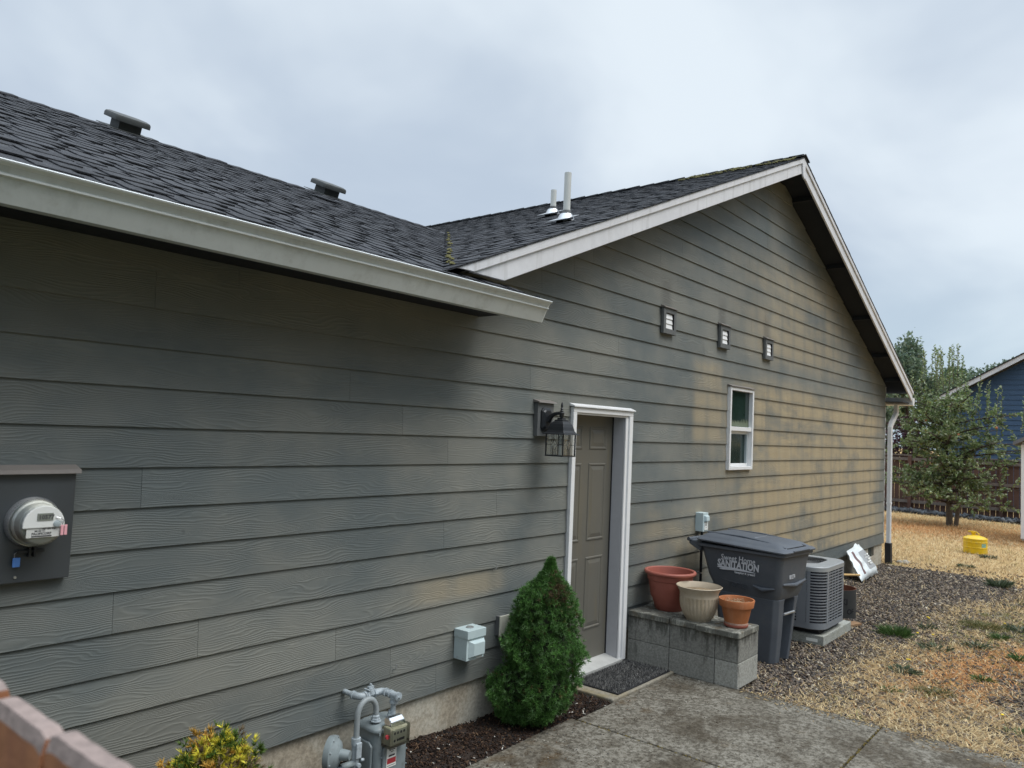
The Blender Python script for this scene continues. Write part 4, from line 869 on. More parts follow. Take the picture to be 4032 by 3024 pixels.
for (b0,b1,z0,z1,w_) in ((.64,.26,.486,.482,.010),(.62,.26,.470,.478,.007)):
    n_=10; pts=[]
    for i in range(n_+1):
        s=i/n_; b=b0+(b1-b0)*s; z=z0+(z1-z0)*s+.006*math.sin(s*3.14); hw=w_*(1-s)**.6*math.sin(min(1,s*6+.25)*1.57)
        pts.append((b,z,hw))
    v=[BB@Vector((slant(z)-.002,b,z+e*hw)) for b,z,hw in pts for e in(-1,1)]; sw.add(v,[(2*i,2*i+2,2*i+3,2*i+1) for i in range(n_)])
part('logo_swoosh',sw,BINW,t)
me=textmesh('0015774',.052,.0006,.001,sx=.62); me.transform(frame(BB@Vector((.215,0.0385,.445)),BU,(0,0,1))); part('serial_number',me,BINW,t)
EMB=std('embossed_plastic',(.060,.068,.080),.5,.05,9,0)
me=textmesh('TOTER',.058,.0012,.002,sx=1.1); me.transform(frame(BB@Vector((.0600,.545,.322)),-BV,(BU*-.05+Vector((0,0,1))))); part('embossed_name',me,EMB,t)
# ------------------------------------------------------------------ condenser and pad
t=thing('equipment_pad','square grey concrete pad under the air conditioner','concrete pad',(8.2,-.6,-.3))
part('pad',MB().box(7.795,8.70,-1.035,-.13,-.30,-.205),PADC,t,bev=.006)
part('sticker',MB().box(7.93,8.0,-1.037,-1.034,-.275,-.245,0,None),METW,t) if False else part('sticker',MB().box(7.793,7.7945,-.98,-.87,-.270,-.240),METW,t)
t=thing('air_conditioner','grey square air conditioner condenser with louvred sides and round top fan','air conditioner',(8.15,-.65,-.2))
ax0,ax1,ay0,ay1=7.765,8.540,-1.035,-.30; AR=.155
def acring(z,ins=0,r=AR,n=9): return rrect(ax0+ins,ax1-ins,ay0+ins,ay1-ins,z,r-ins,n)
part('coil',MB().loft([acring(-.12,.020),acring(.41,.020)]),ACD,t)
part('base_pan',MB().loft([acring(-.160,.02),acring(-.150,0),acring(-.105,0)]),ACG,t,sm=40)
part('foot_rail',MB().box(ax0+.08,ax1-.08,ay0+.06,ay1-.06,-.206,-.158),RUB,t)
NR=18; pz=(.400+.105)/NR
for i in range(NR+1):
    z=-.105+i*pz
    rings=[acring(z,.0),acring(z+.0125,.0),acring(z+.0125,.003),acring(z,.003)]
    part('slat',MB().loft(rings,(False,False)),ACG,t,sm=40)
def seg(pts,w_,z0=-.106,z1=.405):
    return None
pm_=MB()
def post_line(xa,ya,xb,yb,o=.0012):
    # vertical post between two plan points, slightly proud of the slats
    d=Vector((xb-xa,yb-ya,0)).normalized(); nrm=Vector((d.y,-d.x,0))
    a=Vector((xa,ya,0))+nrm*o; b=Vector((xb,yb,0))+nrm*o; c2=b-nrm*.01; d2=a-nrm*.01
    return MB().hexa([(p.x,p.y,-.106) for p in (a,b,c2,d2)]+[(p.x,p.y,.408) for p in (a,b,c2,d2)])
# left face (x=ax0), running from back to front, then corner, then front face
for (yb_,ya_) in ((ay1-.16,ay1-.22),(ay0+.335,ay0+.345) if False else (ay0+.165,ay0+.255),):
    part('grille_post',post_line(ax0,max(ya_,yb_),ax0,min(ya_,yb_)),ACG,t)
pr_=acring(0)
def corner_post(a0,a1,cx_,cy_):
    mb=MB(); rings=[]
    ang=[math.radians(a0+(a1-a0)*k/4) for k in range(5)]
    P=[(cx_+(AR+.0012)*math.cos(a),cy_+(AR+.0012)*math.sin(a)) for a in ang]; Q=[(cx_+(AR-.009)*math.cos(a),cy_+(AR-.009)*math.sin(a)) for a in ang][::-1]
    mb.loft([[(x,y,z) for x,y in P+Q] for z in (-.106,.408)]); part('grille_post',mb,ACG,t)
corner_post(178,190,ax0+AR,ay0+AR); corner_post(258,272,ax0+AR,ay0+AR)
corner_post(268,282,ax1-AR,ay0+AR)
for xx in (ax0+.185,ax0+.275,ax0+.365,ax0+.455,ax1-.175): part('grille_post',post_line(xx,ay0,xx+.014,ay0),ACG,t)
part('grille_post',post_line(ax0,ay1-.17,ax0,ay1-.25),ACG,t)
top=part('top_cover',MB().loft([acring(.400,-.004),acring(.440,-.004),acring(.450,.006)],(True,False)),ACT,t,sm=40)
acx,acy=(ax0+ax1)/2,(ay0+ay1)/2
outer=acring(.450,.006); n=len(outer)
inner=[(acx+.285*math.cos(math.atan2(y-acy,x-acx)),acy+.285*math.sin(math.atan2(y-acy,x-acx)),.455) for x,y,z in outer]
inn2=[(acx+.275*math.cos(math.atan2(y-acy,x-acx)),acy+.275*math.sin(math.atan2(y-acy,x-acx)),.425) for x,y,z in outer]
part('top_ring',MB().loft([outer,inner,inn2],(False,False)),ACT,t,sm=40)
part('fan_well',MB().lathe([(.276,.430),(.276,.402),(.01,.402)],(acx,acy,0),32,cap=(False,True)),ACD,t)
gd=MB()
for r in [.04+.016*i for i in range(16)]: gd.tube([(acx+r*math.cos(a),acy+r*math.sin(a),.448) for a in [2*math.pi*k/36 for k in range(37)]],.0022,4,cap=False)
for k in range(12):
    a=2*math.pi*k/12; gd.tube([(acx+.03*math.cos(a),acy+.03*math.sin(a),.446),(acx+.282*math.cos(a),acy+.282*math.sin(a),.446)],.0025,4)
part('fan_guard',gd,IRON,t)
part('motor_cap',MB().lathe([(.075,.440),(.075,.455),(.05,.462)],(acx,acy,0),24),GREYMET,t,sm=40)
# ------------------------------------------------------------------ fire ring
fc=(9.33,-.70)
t=thing('fire_ring','black iron fire ring with cut out letters standing behind the air conditioner','fire ring',(fc[0],fc[1],-.31))
part('ring',MB().lathe([(.205,-.32),(.205,.02)],(fc[0],fc[1],0),36,cap=(False,False)).lathe([(.199,.02),(.199,-.30)],(fc[0],fc[1],0),36,mi=1,cap=(False,True)).lathe([(.205,.02),(.199,.02)],(fc[0],fc[1],0),36,mi=1,cap=(False,False)),[IRON,RUST],t,sm=50)
def bend(me,ang0,z,r=.2065):
    for v in me.vertices:
        a=ang0+v.co.x/r; x=(r+v.co.z)*math.cos(a); y=(r+v.co.z)*math.sin(a); v.co=Vector((fc[0]+x,fc[1]+y,z+v.co.y))
    return me
a0=math.atan2(-CD-fc[1],0-fc[0])
part('letters',bend(textmesh('8KI',.095,.0006,.002,sx=.9),a0+.02,-.140),DARKGAP,t)
part('letters',bend(textmesh('OF',.085,.0006,.002,sx=.9),a0+.55,-.245),DARKGAP,t)
# ------------------------------------------------------------------ soil bag
def bag():
    BL,BR,TR,TL=Vector((11.86,-.30,-.30)),Vector((12.74,-.30,-.27)),Vector((12.66,-.03,.13)),Vector((11.98,-.05,.085))
    nu,nv=26,20; nrm=(BR-BL).cross(TL-BL).normalized()
    if nrm.y>0: nrm=-nrm
    mb=MB(); V=[]
    for side in (1,-1):
        for j in range(nv+1):
            for i in range(nu+1):
                u=i/nu; v=j/nv; p=(BL*(1-u)+BR*u)*(1-v)+(TL*(1-u)+TR*u)*v
                e=(1-abs(2*u-1)**5)*(1-abs(2*v-1)**6); wr=mn.noise(Vector((u*5,v*5,side*3)))*.02+mn.noise(Vector((u*13,v*3,side)))*.012
                ed=.018*mn.noise(Vector((u*9,v*9,5)))*(1 if (i in(0,nu) or j in(0,nv)) else 0)
                V.append(p+nrm*side*(e*.075*(1.15-.45*v)+wr*e)+Vector((ed,0,ed*1.5+(.05*max(0,1-abs(u-.72)*7) if j==nv else 0))))
    o=(nu+1)*(nv+1); Fc=[]; mi=[]
    for s_ in(0,1):
        for j in range(nv):
            for i in range(nu):
                a=s_*o+j*(nu+1)+i; q=(a,a+1,a+nu+2,a+nu+1); Fc.append(q if s_==0 else q[::-1])
                u=(i+.5)/nu; v=(j+.5)/nv; m=0
                if s_==0:
                    if .42<u<.88 and .20<v<.80: m=1
                    elif .13<u<.21 and .15<v<.9: m=2
                mi.append(m)
    for i in range(nu):
        Fc.append((i,o+i,o+i+1,i+1)); mi.append(0); a=nv*(nu+1)+i; Fc.append((a,a+1,o+a+1,o+a)); mi.append(0)
    for j in range(nv):
        a=j*(nu+1); Fc.append((a,a+nu+1,o+a+nu+1,o+a)); mi.append(0); a+=nu; Fc.append((a,o+a,o+a+nu+1,a+nu+1)); mi.append(0)
    mb.v=[tuple(v) for v in V]; mb.f=Fc; mb.m=mi
    t=thing('soil_bag','crumpled white plastic soil bag with grey print leaning on the foundation','bag',(12.2,-.2,-.32))
    part('bag',mb,[BAGW,BAGG,BAGB],t,sm=60)
    pr=MB()
    for k in range(40):
        u=random.uniform(.50,.80); v=random.choice([.35,.42,.49,.56,.63])+random.uniform(-.01,.01)
        p=(BL*(1-u)+BR*u)*(1-v)+(TL*(1-u)+TR*u)*v+nrm*(.075*(1.15-.45*v)+.018); s=random.uniform(.006,.014); d=(BR-BL).normalized(); e=(TL-BL).normalized()
        pr.add([p-d*s-e*.010,p+d*s-e*.010,p+d*s+e*.010,p-d*s+e*.010],[(0,1,2,3)])
    part('print',pr,METW,t)
bag()
o=obj('wood_stick',MB().tube([(10.85,-.33,-.08),(11.62,-.33,-.175)],[.018,.016],6),WOODY); tag(o,'raw yellow wooden stick poking out in front of the soil bag','stick')
# ------------------------------------------------------------------ fuel can
fx,fy,fz=17.36,-.90,-.342
t=thing('fuel_can','round yellow metal fuel can standing on the dry lawn','fuel can',(fx,fy,fz))
part('can',MB().lathe([(.198,0),(.205,.010),(.203,.105),(.208,.110),(.208,.122),(.203,.127),(.203,.205),(.208,.210),(.208,.222),(.203,.227),(.203,.265),(.208,.272),(.204,.285),(.17,.310),(.10,.330),(.05,.340)],(fx,fy,fz),40),YEL,t,sm=35)
cap_=part('spout_cap',MB().lathe([(.035,.335),(.035,.375),(.045,.380),(.045,.392)],(fx,fy+.03,fz),18),YEL,t,sm=35)
part('lever',MB().box(fx-.02,fx+.02,fy-.02,fy+.12,fz+.395,fz+.415),YEL,t,bev=.004)
part('carry_handle',MB().tube([(fx-.03,fy-.05,fz+.33),(fx-.02,fy-.07,fz+.36),(fx,fy-.02,fz+.40),(fx,fy+.03,fz+.40)],.009,8),YEL,t,sm=50)
wl=MB()
for k in range(7):
    a0=math.atan2(-CD-fy,-fx)+.55+k*.07; a1=a0+.07; wl.add([(fx+.2045*math.cos(a),fy+.2045*math.sin(a),fz+z) for a,z in((a0,.13),(a1,.13),(a1,.20),(a0,.20))],[(0,1,2,3)])
part('label',wl,std('green_white_label',(.25,.45,.35),.5,.6,30,0),t)
# ------------------------------------------------------------------ needle and leaf clouds
def rand_dirs(N,zb=0):
    d=rng.normal(size=(N,3)); d[:,2]+=zb; return d/np.linalg.norm(d,axis=1)[:,None]
def perp(d):
    a=rng.normal(size=d.shape); x=np.cross(d,a); return x/np.linalg.norm(x,axis=1)[:,None]
def leaf_mesh(name,P,D,L,Wd,col,droop=.25,fold=.25):
    "leaves: base P, direction D, length L, width Wd; six vertices, four triangles, folded on the midrib"
    N=len(P); X=perp(D); Zn=np.cross(X,D); L=L[:,None]; Wd=Wd[:,None]
    m=P+D*L*.5+Zn*0; tip=P+D*L*.96-np.array([0,0,1])*L*droop
    l1=P+D*L*.45+X*Wd*.5+Zn*Wd*fold-np.array([0,0,1])*L*droop*.3; r1=P+D*L*.45-X*Wd*.5+Zn*Wd*fold-np.array([0,0,1])*L*droop*.3
    mid=P+D*L*.5-np.array([0,0,1])*L*droop*.3
    V=np.stack([P,l1,tip,r1,mid],1).reshape(-1,3); F0=np.array([(0,4,1),(1,4,2),(0,3,4),(3,2,4)]); Fc=(F0[None]+np.arange(N)[:,None,None]*5).reshape(-1,3)
    return npmesh(name,V,Fc,np.repeat(col,5,0))
def needles(name,P,D,nn,L,Wd,col,spread=.9):
    N=len(P); P2=np.repeat(P,nn,0); D2=np.repeat(D,nn,0)+rng.normal(size=(N*nn,3))*spread; D2/=np.linalg.norm(D2,axis=1)[:,None]
    X=perp(D2)*Wd; LL=rng.uniform(.7,1.2,(N*nn,1))*L; V=np.stack([P2-X,P2+X,P2+D2*LL],1).reshape(-1,3)
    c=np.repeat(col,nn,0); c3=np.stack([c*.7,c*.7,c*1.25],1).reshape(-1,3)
    return npmesh(name,V,np.arange(N*nn*3).reshape(-1,3),c3)
# dwarf spruce
def spruce():
    cx_,cy_=4.245,-.305; zb_=-.27; H=1.06
    t=thing('dwarf_spruce','dense cone shaped green dwarf spruce with a brown patch near its tip','shrub',(cx_,cy_,zb_))
    part('trunk',MB().tube([(cx_,cy_,zb_),(cx_+.01,cy_,zb_+H*.85)],[.03,.008],8),BARKD,t)
    N=9500; u=rng.uniform(0,1,N)**1.15; a=rng.uniform(0,2*np.pi,N)
    def prof(u): return np.interp(u,[0,.05,.16,.22,.27,.33,.38,.49,.55,.60,.71,.82,.86,.93,1],[.15,.215,.275,.290,.275,.225,.255,.265,.215,.235,.195,.150,.095,.035,.006])
    R_s=prof(u); shf=lambda u:np.interp(u,[0,.05,.16,.27,.38,.49,.60,.82,1],[-.09,-.09,-.065,-.02,.025,-.015,-.005,.025,.03])
    lum=np.array([mn.noise(Vector((math.cos(b)*2.2,math.sin(b)*2.2,w*5.5)))*.22+mn.noise(Vector((math.cos(b)*5,math.sin(b)*5,w*9+7)))*.30 for b,w in zip(a,u)])
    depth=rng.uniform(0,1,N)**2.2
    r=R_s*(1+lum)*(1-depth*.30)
    leanx=.0*u; P=np.stack([cx_+.63*shf(u)+r*np.cos(a)*1.02,cy_-.77*shf(u)+r*np.sin(a)*.92,zb_+.02+u*H*.985],1)
    P[:,1]=np.minimum(P[:,1],-.012); P[:,2]+=rng.normal(0,.006,N)
    D=np.stack([np.cos(a),np.sin(a),.35+.5*u],1); D/=np.linalg.norm(D,axis=1)[:,None]
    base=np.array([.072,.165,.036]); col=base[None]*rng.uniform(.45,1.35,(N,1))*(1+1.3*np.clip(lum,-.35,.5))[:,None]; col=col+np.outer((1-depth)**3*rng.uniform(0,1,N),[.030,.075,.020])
    tipm=(rng.uniform(0,1,N)<.16)&(depth<.25); col[tipm]=np.array([.17,.30,.12])*rng.uniform(.8,1.2,(tipm.sum(),1))
    # brown patch high on the left front
    aa=np.arctan2(np.sin(a+1.9),np.cos(a+1.9)); bp=np.exp(-(aa/.55)**2-((u-.82)/.07)**2)*.9; m=rng.uniform(0,1,N)<bp
    col[m]=np.array([.13,.095,.05])*rng.uniform(.6,1.3,(m.sum(),1)); r_=rng.uniform(0,1,N)<.04*np.exp(-((u-.5)/.3)**2); col[r_]=[.12,.10,.03]
    so_=rng.choice(N,170); P[so_]+=D[so_]*rng.uniform(.01,.035,(170,1))
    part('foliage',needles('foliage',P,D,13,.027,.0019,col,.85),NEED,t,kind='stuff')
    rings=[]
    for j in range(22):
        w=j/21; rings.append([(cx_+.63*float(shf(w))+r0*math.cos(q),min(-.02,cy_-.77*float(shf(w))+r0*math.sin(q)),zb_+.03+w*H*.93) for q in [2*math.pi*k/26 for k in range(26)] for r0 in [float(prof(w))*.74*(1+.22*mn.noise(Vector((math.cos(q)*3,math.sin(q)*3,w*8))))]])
    part('dark_core',MB().loft(rings),std('core_shade',(.022,.030,.014),.95,.6,60,.8,70,bd=.02),t,kind='stuff')  # added dark core, its colour stands for the shade inside the bush
spruce()
# golden arborvitae
def gold():
    cx_,cy_=1.86,-.36; t=thing('golden_arborvitae','small golden yellow and orange tipped shrub at the wall left of the gas meter','shrub',(cx_,cy_,-.28))
    part('trunk',MB().tube([(cx_,cy_,-.29),(cx_,cy_,.12)],[.02,.006],7),BARKD,t)
    Pl=[];Dl=[];Cl=[]; br=MB()
    for s in range(230):
        a=random.uniform(0,6.28); el=random.uniform(-.1,1.45); R0=random.uniform(.21,.31)*(1 if el>.5 else 1.0)
        d=Vector((math.cos(a)*math.cos(el),math.sin(a)*math.cos(el),math.sin(el))); o=Vector((cx_,cy_,-.03)); e=o+Vector((d.x*R0*.85,d.y*R0*.8,d.z*R0*1.0))+Vector((0,0,random.uniform(-.03,.05)))
        if e.y>-.02: e.y=-.02
        br.tube([o+(e-o)*.2,e],[.004,.0015],4); hue=random.random()
        base=np.array([.62,.56,.06]) if hue<.45 else (np.array([.56,.33,.06]) if hue<.62 else (np.array([.10,.17,.03]) if hue<.88 else np.array([.20,.15,.09])))
        for k in range(28):
            q=random.uniform(.45,1.03); p=o+(e-o)*q; sp=Vector((random.gauss(0,1),random.gauss(0,1),random.gauss(.2,1))).normalized()
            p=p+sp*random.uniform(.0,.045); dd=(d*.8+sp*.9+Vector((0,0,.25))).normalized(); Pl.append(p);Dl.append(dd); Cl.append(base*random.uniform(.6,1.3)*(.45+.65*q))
    P=np.array([tuple(p) for p in Pl]); D=np.array([tuple(p) for p in Dl]); C=np.array(Cl)
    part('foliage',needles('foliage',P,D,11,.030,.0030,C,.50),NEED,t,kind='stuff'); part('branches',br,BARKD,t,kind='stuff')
gold()
# ------------------------------------------------------------------ apple tree with stake
def apple():
    bx_,by_,bz_=22.95,.50,-.342
    t=thing('apple_tree','young apple tree with open leafy crown in front of the back fence','tree',(bx_,by_,bz_))
    part('trunk',MB().tube([(bx_,by_,bz_-.05),(bx_-.0,by_+.01,bz_+.5),(bx_,by_+.06,bz_+1.1),(bx_,by_+.10,bz_+2.0),(bx_,by_+.05,bz_+2.9),(bx_,by_+.1,bz_+3.5)],[.085,.070,.055,.042,.025,.01],10),BARK,t,sm=60)
    br=MB(); P=[];D=[]; tw=MB()
    def leafrow(a,b,n_,up=.35):
        a=Vector(a);b=Vector(b); ax=(b-a).normalized()
        for k in range(n_):
            q=(k+.5)/n_; p=a+(b-a)*q; sd=Vector((random.gauss(0,1),random.gauss(0,1),random.gauss(0,.6))); sd=(sd-ax*sd.dot(ax)).normalized(); P.append(p); D.append((sd*.9+ax*.6+Vector((0,0,up))).normalized())
    R_=random.Random(5)
    for i in range(62):
        z0=bz_+R_.uniform(.55,2.9); a=R_.uniform(0,6.28) if i>9 else (i*.628*1.0)
        reach=R_.uniform(.8,1.75)*(1.0 if z0<bz_+2.1 else .75)*(1.2 if math.sin(a)<0 else 1.0); rise=R_.uniform(.05,.75)*(1 if z0>bz_+1.2 else .4)
        o=Vector((bx_,by_+.08,z0)); e=o+Vector((math.cos(a)*reach,math.sin(a)*reach*1.06,rise)); mdp=(o+e)/2+Vector((0,0,R_.uniform(-.05,.15)))
        pts=elbow(o,mdp,e,6); br.tube(pts,[.026-.003*k for k in range(7)],6)
        for k in range(13):
            q=R_.uniform(.22,1.0); p=pts[min(6,int(q*6))]; s=Vector((R_.gauss(0,.8),R_.gauss(0,1),R_.gauss(.45,.7))).normalized()*R_.uniform(.22,.50); e2=p+s
            if e2.z<bz_+.30: e2.z=bz_+.30+R_.random()*.1
            tw.tube([p,(p+e2)/2+Vector((0,0,.03)),e2],[.007,.005,.003],4); leafrow(p+(e2-p)*.15,e2,20)
    for i in range(44):   # upright shoots on top
        y=by_+.25+R_.gauss(0,.80); top=4.42 if abs(y-by_-.25)<.5 else 4.0-abs(y-by_-.25)*.45; x=bx_+R_.gauss(0,.35); z0=top-R_.uniform(.75,1.2); zt_=top-R_.uniform(0,.35); e=Vector((x,y+R_.uniform(-.12,.12),zt_)); o=Vector((x,y,z0-.25))
        tw.tube([o,e],[.007,.003],4); leafrow(o,e,34,.5)
    P_=np.array([tuple(p) for p in P]); D_=np.array([tuple(p) for p in D]); N=len(P_)
    col=pick(N,[(.10,.15,.05),(.17,.24,.085),(.27,.34,.16),(.42,.48,.32),(.26,.27,.07)],[.2,.32,.27,.16,.05])
    part('branches',br,BARKD,t,sm=60); part('twigs',tw,std('twig',(.13,.105,.08),.9),t,kind='stuff')
    part('crown',leaf_mesh('crown',P_,D_,rng.uniform(.075,.12,N),rng.uniform(.036,.056,N),col),LEAF,t,kind='stuff')
    for (y,z) in ((.95,2.35),(-.62,2.2),(.2,2.0)):
        part('apple',MB().lathe([(.005,-.03),(.03,-.015),(.034,.008),(.02,.03),(.004,.026)],(bx_-.7,y,z),10),std('apple_skin',(.42,.17,.07),.5),t,sm=60)
    o=obj('tree_stake',MB().tube([(bx_-.12,by_-.16,bz_-.05),(bx_-.10,by_-.26,bz_+.9),(bx_-.08,by_-.36,bz_+1.7)],[.055,.05,.045],8),BARK,sm=60); tag(o,'leaning round wooden stake beside the apple tree trunk','stake')
apple()
# purple leaved shrub beyond the fence
def cloud_tree(name,label,cat,c,R,n_,L,cols,p,trunkh,seed,shape=1.0,group=None,hm=None):
    r_=random.Random(seed); t=thing(name,label,cat,(c[0],c[1],-.34),group)
    part('trunk',MB().tube([(c[0],c[1],-.4),(c[0],c[1],c[2]-R[2]*.2),(c[0],c[1],c[2]+R[2]*.6)],[.04*R[0]+.03,.03*R[0]+.02,.02],8),BARKD,t)
    lobes=[]
    for k in range(16):
        a=r_.uniform(0,6.28); el=math.asin(r_.uniform(-.8,1)); q=r_.uniform(.45,.8); s=r_.uniform(.28,.5)
        lobes.append((c[0]+R[0]*q*math.cos(a)*math.cos(el),c[1]+R[1]*q*math.sin(a)*math.cos(el),c[2]+R[2]*q*math.sin(el),s))
    per=n_//len(lobes); P=[];D=[]
    for lx,ly,lz,s in lobes:
        d=rand_dirs(per,.3); rad=(rng.uniform(0,1,per)**.35)[:,None]*(1+.35*rng.normal(size=(per,1))*.4); P.append(np.array([lx,ly,lz])+d*rad*np.array(R)*s); D.append(d+rng.normal(size=(per,3))*.6)
    P=np.concatenate(P); D=np.concatenate(D); D/=np.linalg.norm(D,axis=1)[:,None]; N=len(P)
    part('crown',leaf_mesh('crown',P,D,rng.uniform(.7,1.3,N)*L,rng.uniform(.4,.7,N)*L,pick(N,cols,p),.1,.3),LEAF,t,kind='stuff')
    return t
cloud_tree('purple_shrub','dark purple leaved shrub showing behind the downspout over the fence','shrub',(28.2,2.75,1.75),(.8,.75,.85),2600,.10,[(.05,.018,.028),(.09,.028,.042),(.03,.012,.018)],[.4,.3,.3],.5,3)
cloud_tree('garden_shrub','mid green shrub behind the fence left of the apple tree','shrub',(28.6,3.9,1.3),(1.0,1.0,1.6),3000,.12,[(.05,.09,.03),(.09,.14,.06),(.03,.05,.02)],[.4,.3,.3],.5,9)
GR_HAZE=[(.12,.18,.11),(.17,.23,.15),(.22,.27,.19),(.09,.14,.10)]  # distance haze is mixed into these lightened leaf colours
cloud_tree('broadleaf_tree','tall rounded green tree just right of the gable edge','tree',(62,10.0,5.6),(2.4,2.2,3.6),9000,.30,GR_HAZE,[.3,.3,.2,.2],3,11,group='trees far behind the houses')
cloud_tree('broadleaf_tree','lower green tree behind the apple tree top','tree',(66,7.6,5.0),(2.4,2.4,3.4),8000,.30,GR_HAZE,[.3,.3,.2,.2],3,12,group='trees far behind the houses')
cloud_tree('broadleaf_tree','small dark green tree peeking over the blue house eave','tree',(70,5.6,5.6),(2.0,1.8,3.2),6000,.30,[(.10,.16,.10),(.13,.19,.12),(.17,.22,.15)],[.4,.3,.3],3,13,group='trees far behind the houses')  # leaf colours lightened for distance haze here too
cloud_tree('broadleaf_tree','pale green tree between the gable and the rounded tree','tree',(58,11.6,4.6),(1.8,2.0,3.2),6000,.28,GR_HAZE,[.2,.3,.3,.2],3,14,group='trees far behind the houses')
cloud_tree('broadleaf_tree','tree top rising behind the blue house roof at the right edge','tree',(75,1.5,6.6),(2.4,2.4,4.0),6000,.34,GR_HAZE,[.3,.3,.2,.2],3,15,group='trees far behind the houses')
def conifer(x,y,H,R,seed,label):
    t=thing('conifer_tree',label,'tree',(x,y,-.34),'conifers beside the gable edge'); part('trunk',MB().tube([(x,y,-.4),(x,y,H)],[.25,.02],8),BARKD,t)
    N=2600; u=rng.uniform(.12,1,N)**.8; lay=np.round(u*17)/17+rng.normal(0,.006,N); u=np.clip(lay,.1,.995); a=np.round(rng.uniform(0,16,N)+u*5)*2*np.pi/16+rng.normal(0,.10,N); q=rng.uniform(.1,1,N)**.6
    r=R*(1-u)**.85*q; P=np.stack([x+r*np.cos(a),y+r*np.sin(a),u*H-.16*r],1); D=np.stack([np.cos(a),np.sin(a),np.full(N,.1)],1)
    part('crown',needles('crown',P,D,7,.26,.022,pick(N,[(.09,.13,.11),(.13,.17,.14),(.16,.20,.17)],[.4,.35,.25]),.55),NEED,t,kind='stuff')  # pale bluish needle colours carry the distance haze
conifer(58,12.1,10.3,2.0,1,'dark conifer with a thin spire beside the gable edge'); conifer(64,13.9,9.2,2.2,2,'second dark conifer mostly hidden behind the gable edge')
# trees across the road behind the photographer: they show as the green reflection in the window
for i,(x_,lb) in enumerate(((-4,'first roadside tree from the left behind the photographer'),(2.5,'second roadside tree from the left behind the photographer'),(8.5,'third roadside tree from the left behind the photographer'),(14,'fourth roadside tree from the left behind the photographer'),(19.5,'fifth roadside tree from the left behind the photographer'),(26,'sixth roadside tree from the left behind the photographer'),(33,'seventh roadside tree from the left behind the photographer'),(40,'eighth roadside tree from the left behind the photographer'),(48,'last roadside tree on the right behind the photographer'))):
    cloud_tree('broadleaf_tree',lb,'tree',(x_,-14.5-(i%2)*1.5,3.6+.5*(i%3)),(3.6,3.0,4.2),4200,.52,[(.06,.11,.035),(.09,.14,.05),(.04,.07,.025)],[.4,.3,.3],3,31+i,group='roadside trees behind the photographer')
# ------------------------------------------------------------------ back fence
def back_fence():
    p0=Vector((26.75,7.5,0)); p1=Vector((25.35,-9.5,0)); d=(p1-p0); Ln=d.length; d.normalize(); nrm=Vector((-1,0,0)) ; nrm=(nrm-d*nrm.dot(d)).normalized()
    t=thing('wooden_fence','brown stained board fence with grey rails across the back of the yard','fence',((p0+p1)/2)[:])
    zb=-.335; zt_=1.36; w_=.138; n_=int(Ln/.1445)
    bm_=MB().box(0,w_-.005,-.009,.009,0,zt_-zb).mesh('board')
    for i in range(n_):
        p=p0+d*(i*.1445); M=Matrix(((d.x,nrm.x,0,p.x),(d.y,nrm.y,0,p.y),(0,0,1,zb+random.uniform(-.012,.01)),(0,0,0,1)))
        if not bm_.materials: bm_.materials.append(CEDAR)
        o=bpy.data.objects.new('board',bm_); COL.objects.link(o); o.parent=t; o.matrix_parent_inverse=Matrix.Translation(-t.location); o.matrix_basis=M
    for z in (-.075,.62,1.22):
        a=p0+nrm*.03; b=p1+nrm*.03; part('rail',MB().hexa([(a.x,a.y,z),(b.x,b.y,z),(b.x+nrm.x*.035,b.y+nrm.y*.035,z),(a.x+nrm.x*.035,a.y+nrm.y*.035,z),(a.x,a.y,z+.088),(b.x,b.y,z+.088),(b.x+nrm.x*.035,b.y+nrm.y*.035,z+.088),(a.x+nrm.x*.035,a.y+nrm.y*.035,z+.088)]),RAILW,t)
    a=p0;b=p1; part('cap_rail',MB().hexa([(a.x-.05,a.y,zt_),(b.x-.05,b.y,zt_),(b.x+.05,b.y,zt_),(a.x+.05,a.y,zt_),(a.x-.05,a.y,zt_+.038),(b.x-.05,b.y,zt_+.038),(b.x+.05,b.y,zt_+.038),(a.x+.05,a.y,zt_+.038)]),RAILW,t)
    for y in (5.9,4.05,2.15,-.25-.02,-2.65,-5.05,-7.4):
        q=(p0.y-y)/(p0.y-p1.y); p=p0+(p1-p0)*q+nrm*.075; part('post',MB().box(p.x-.045,p.x+.045,p.y-.045,p.y+.045,-.4,1.36),CEDAR,t)
    N=1500; y=rng.uniform(-8,7,N); q=(p0.y-y)/(p0.y-p1.y); x=p0.x+(p1.x-p0.x)*q-rng.uniform(.10,.75,N)
    box_chips('rock_border',x,y,np.full(N,-.325)+rng.uniform(0,.05,N),rng.uniform(.08,.18,N),rng.uniform(.06,.14,N),rng.uniform(.05,.10,N),.5,lambda N:pick(N,[(.045,.05,.056),(.075,.085,.095),(.13,.14,.15),(.03,.03,.032)],[.35,.35,.1,.2]),CHIP)
back_fence()
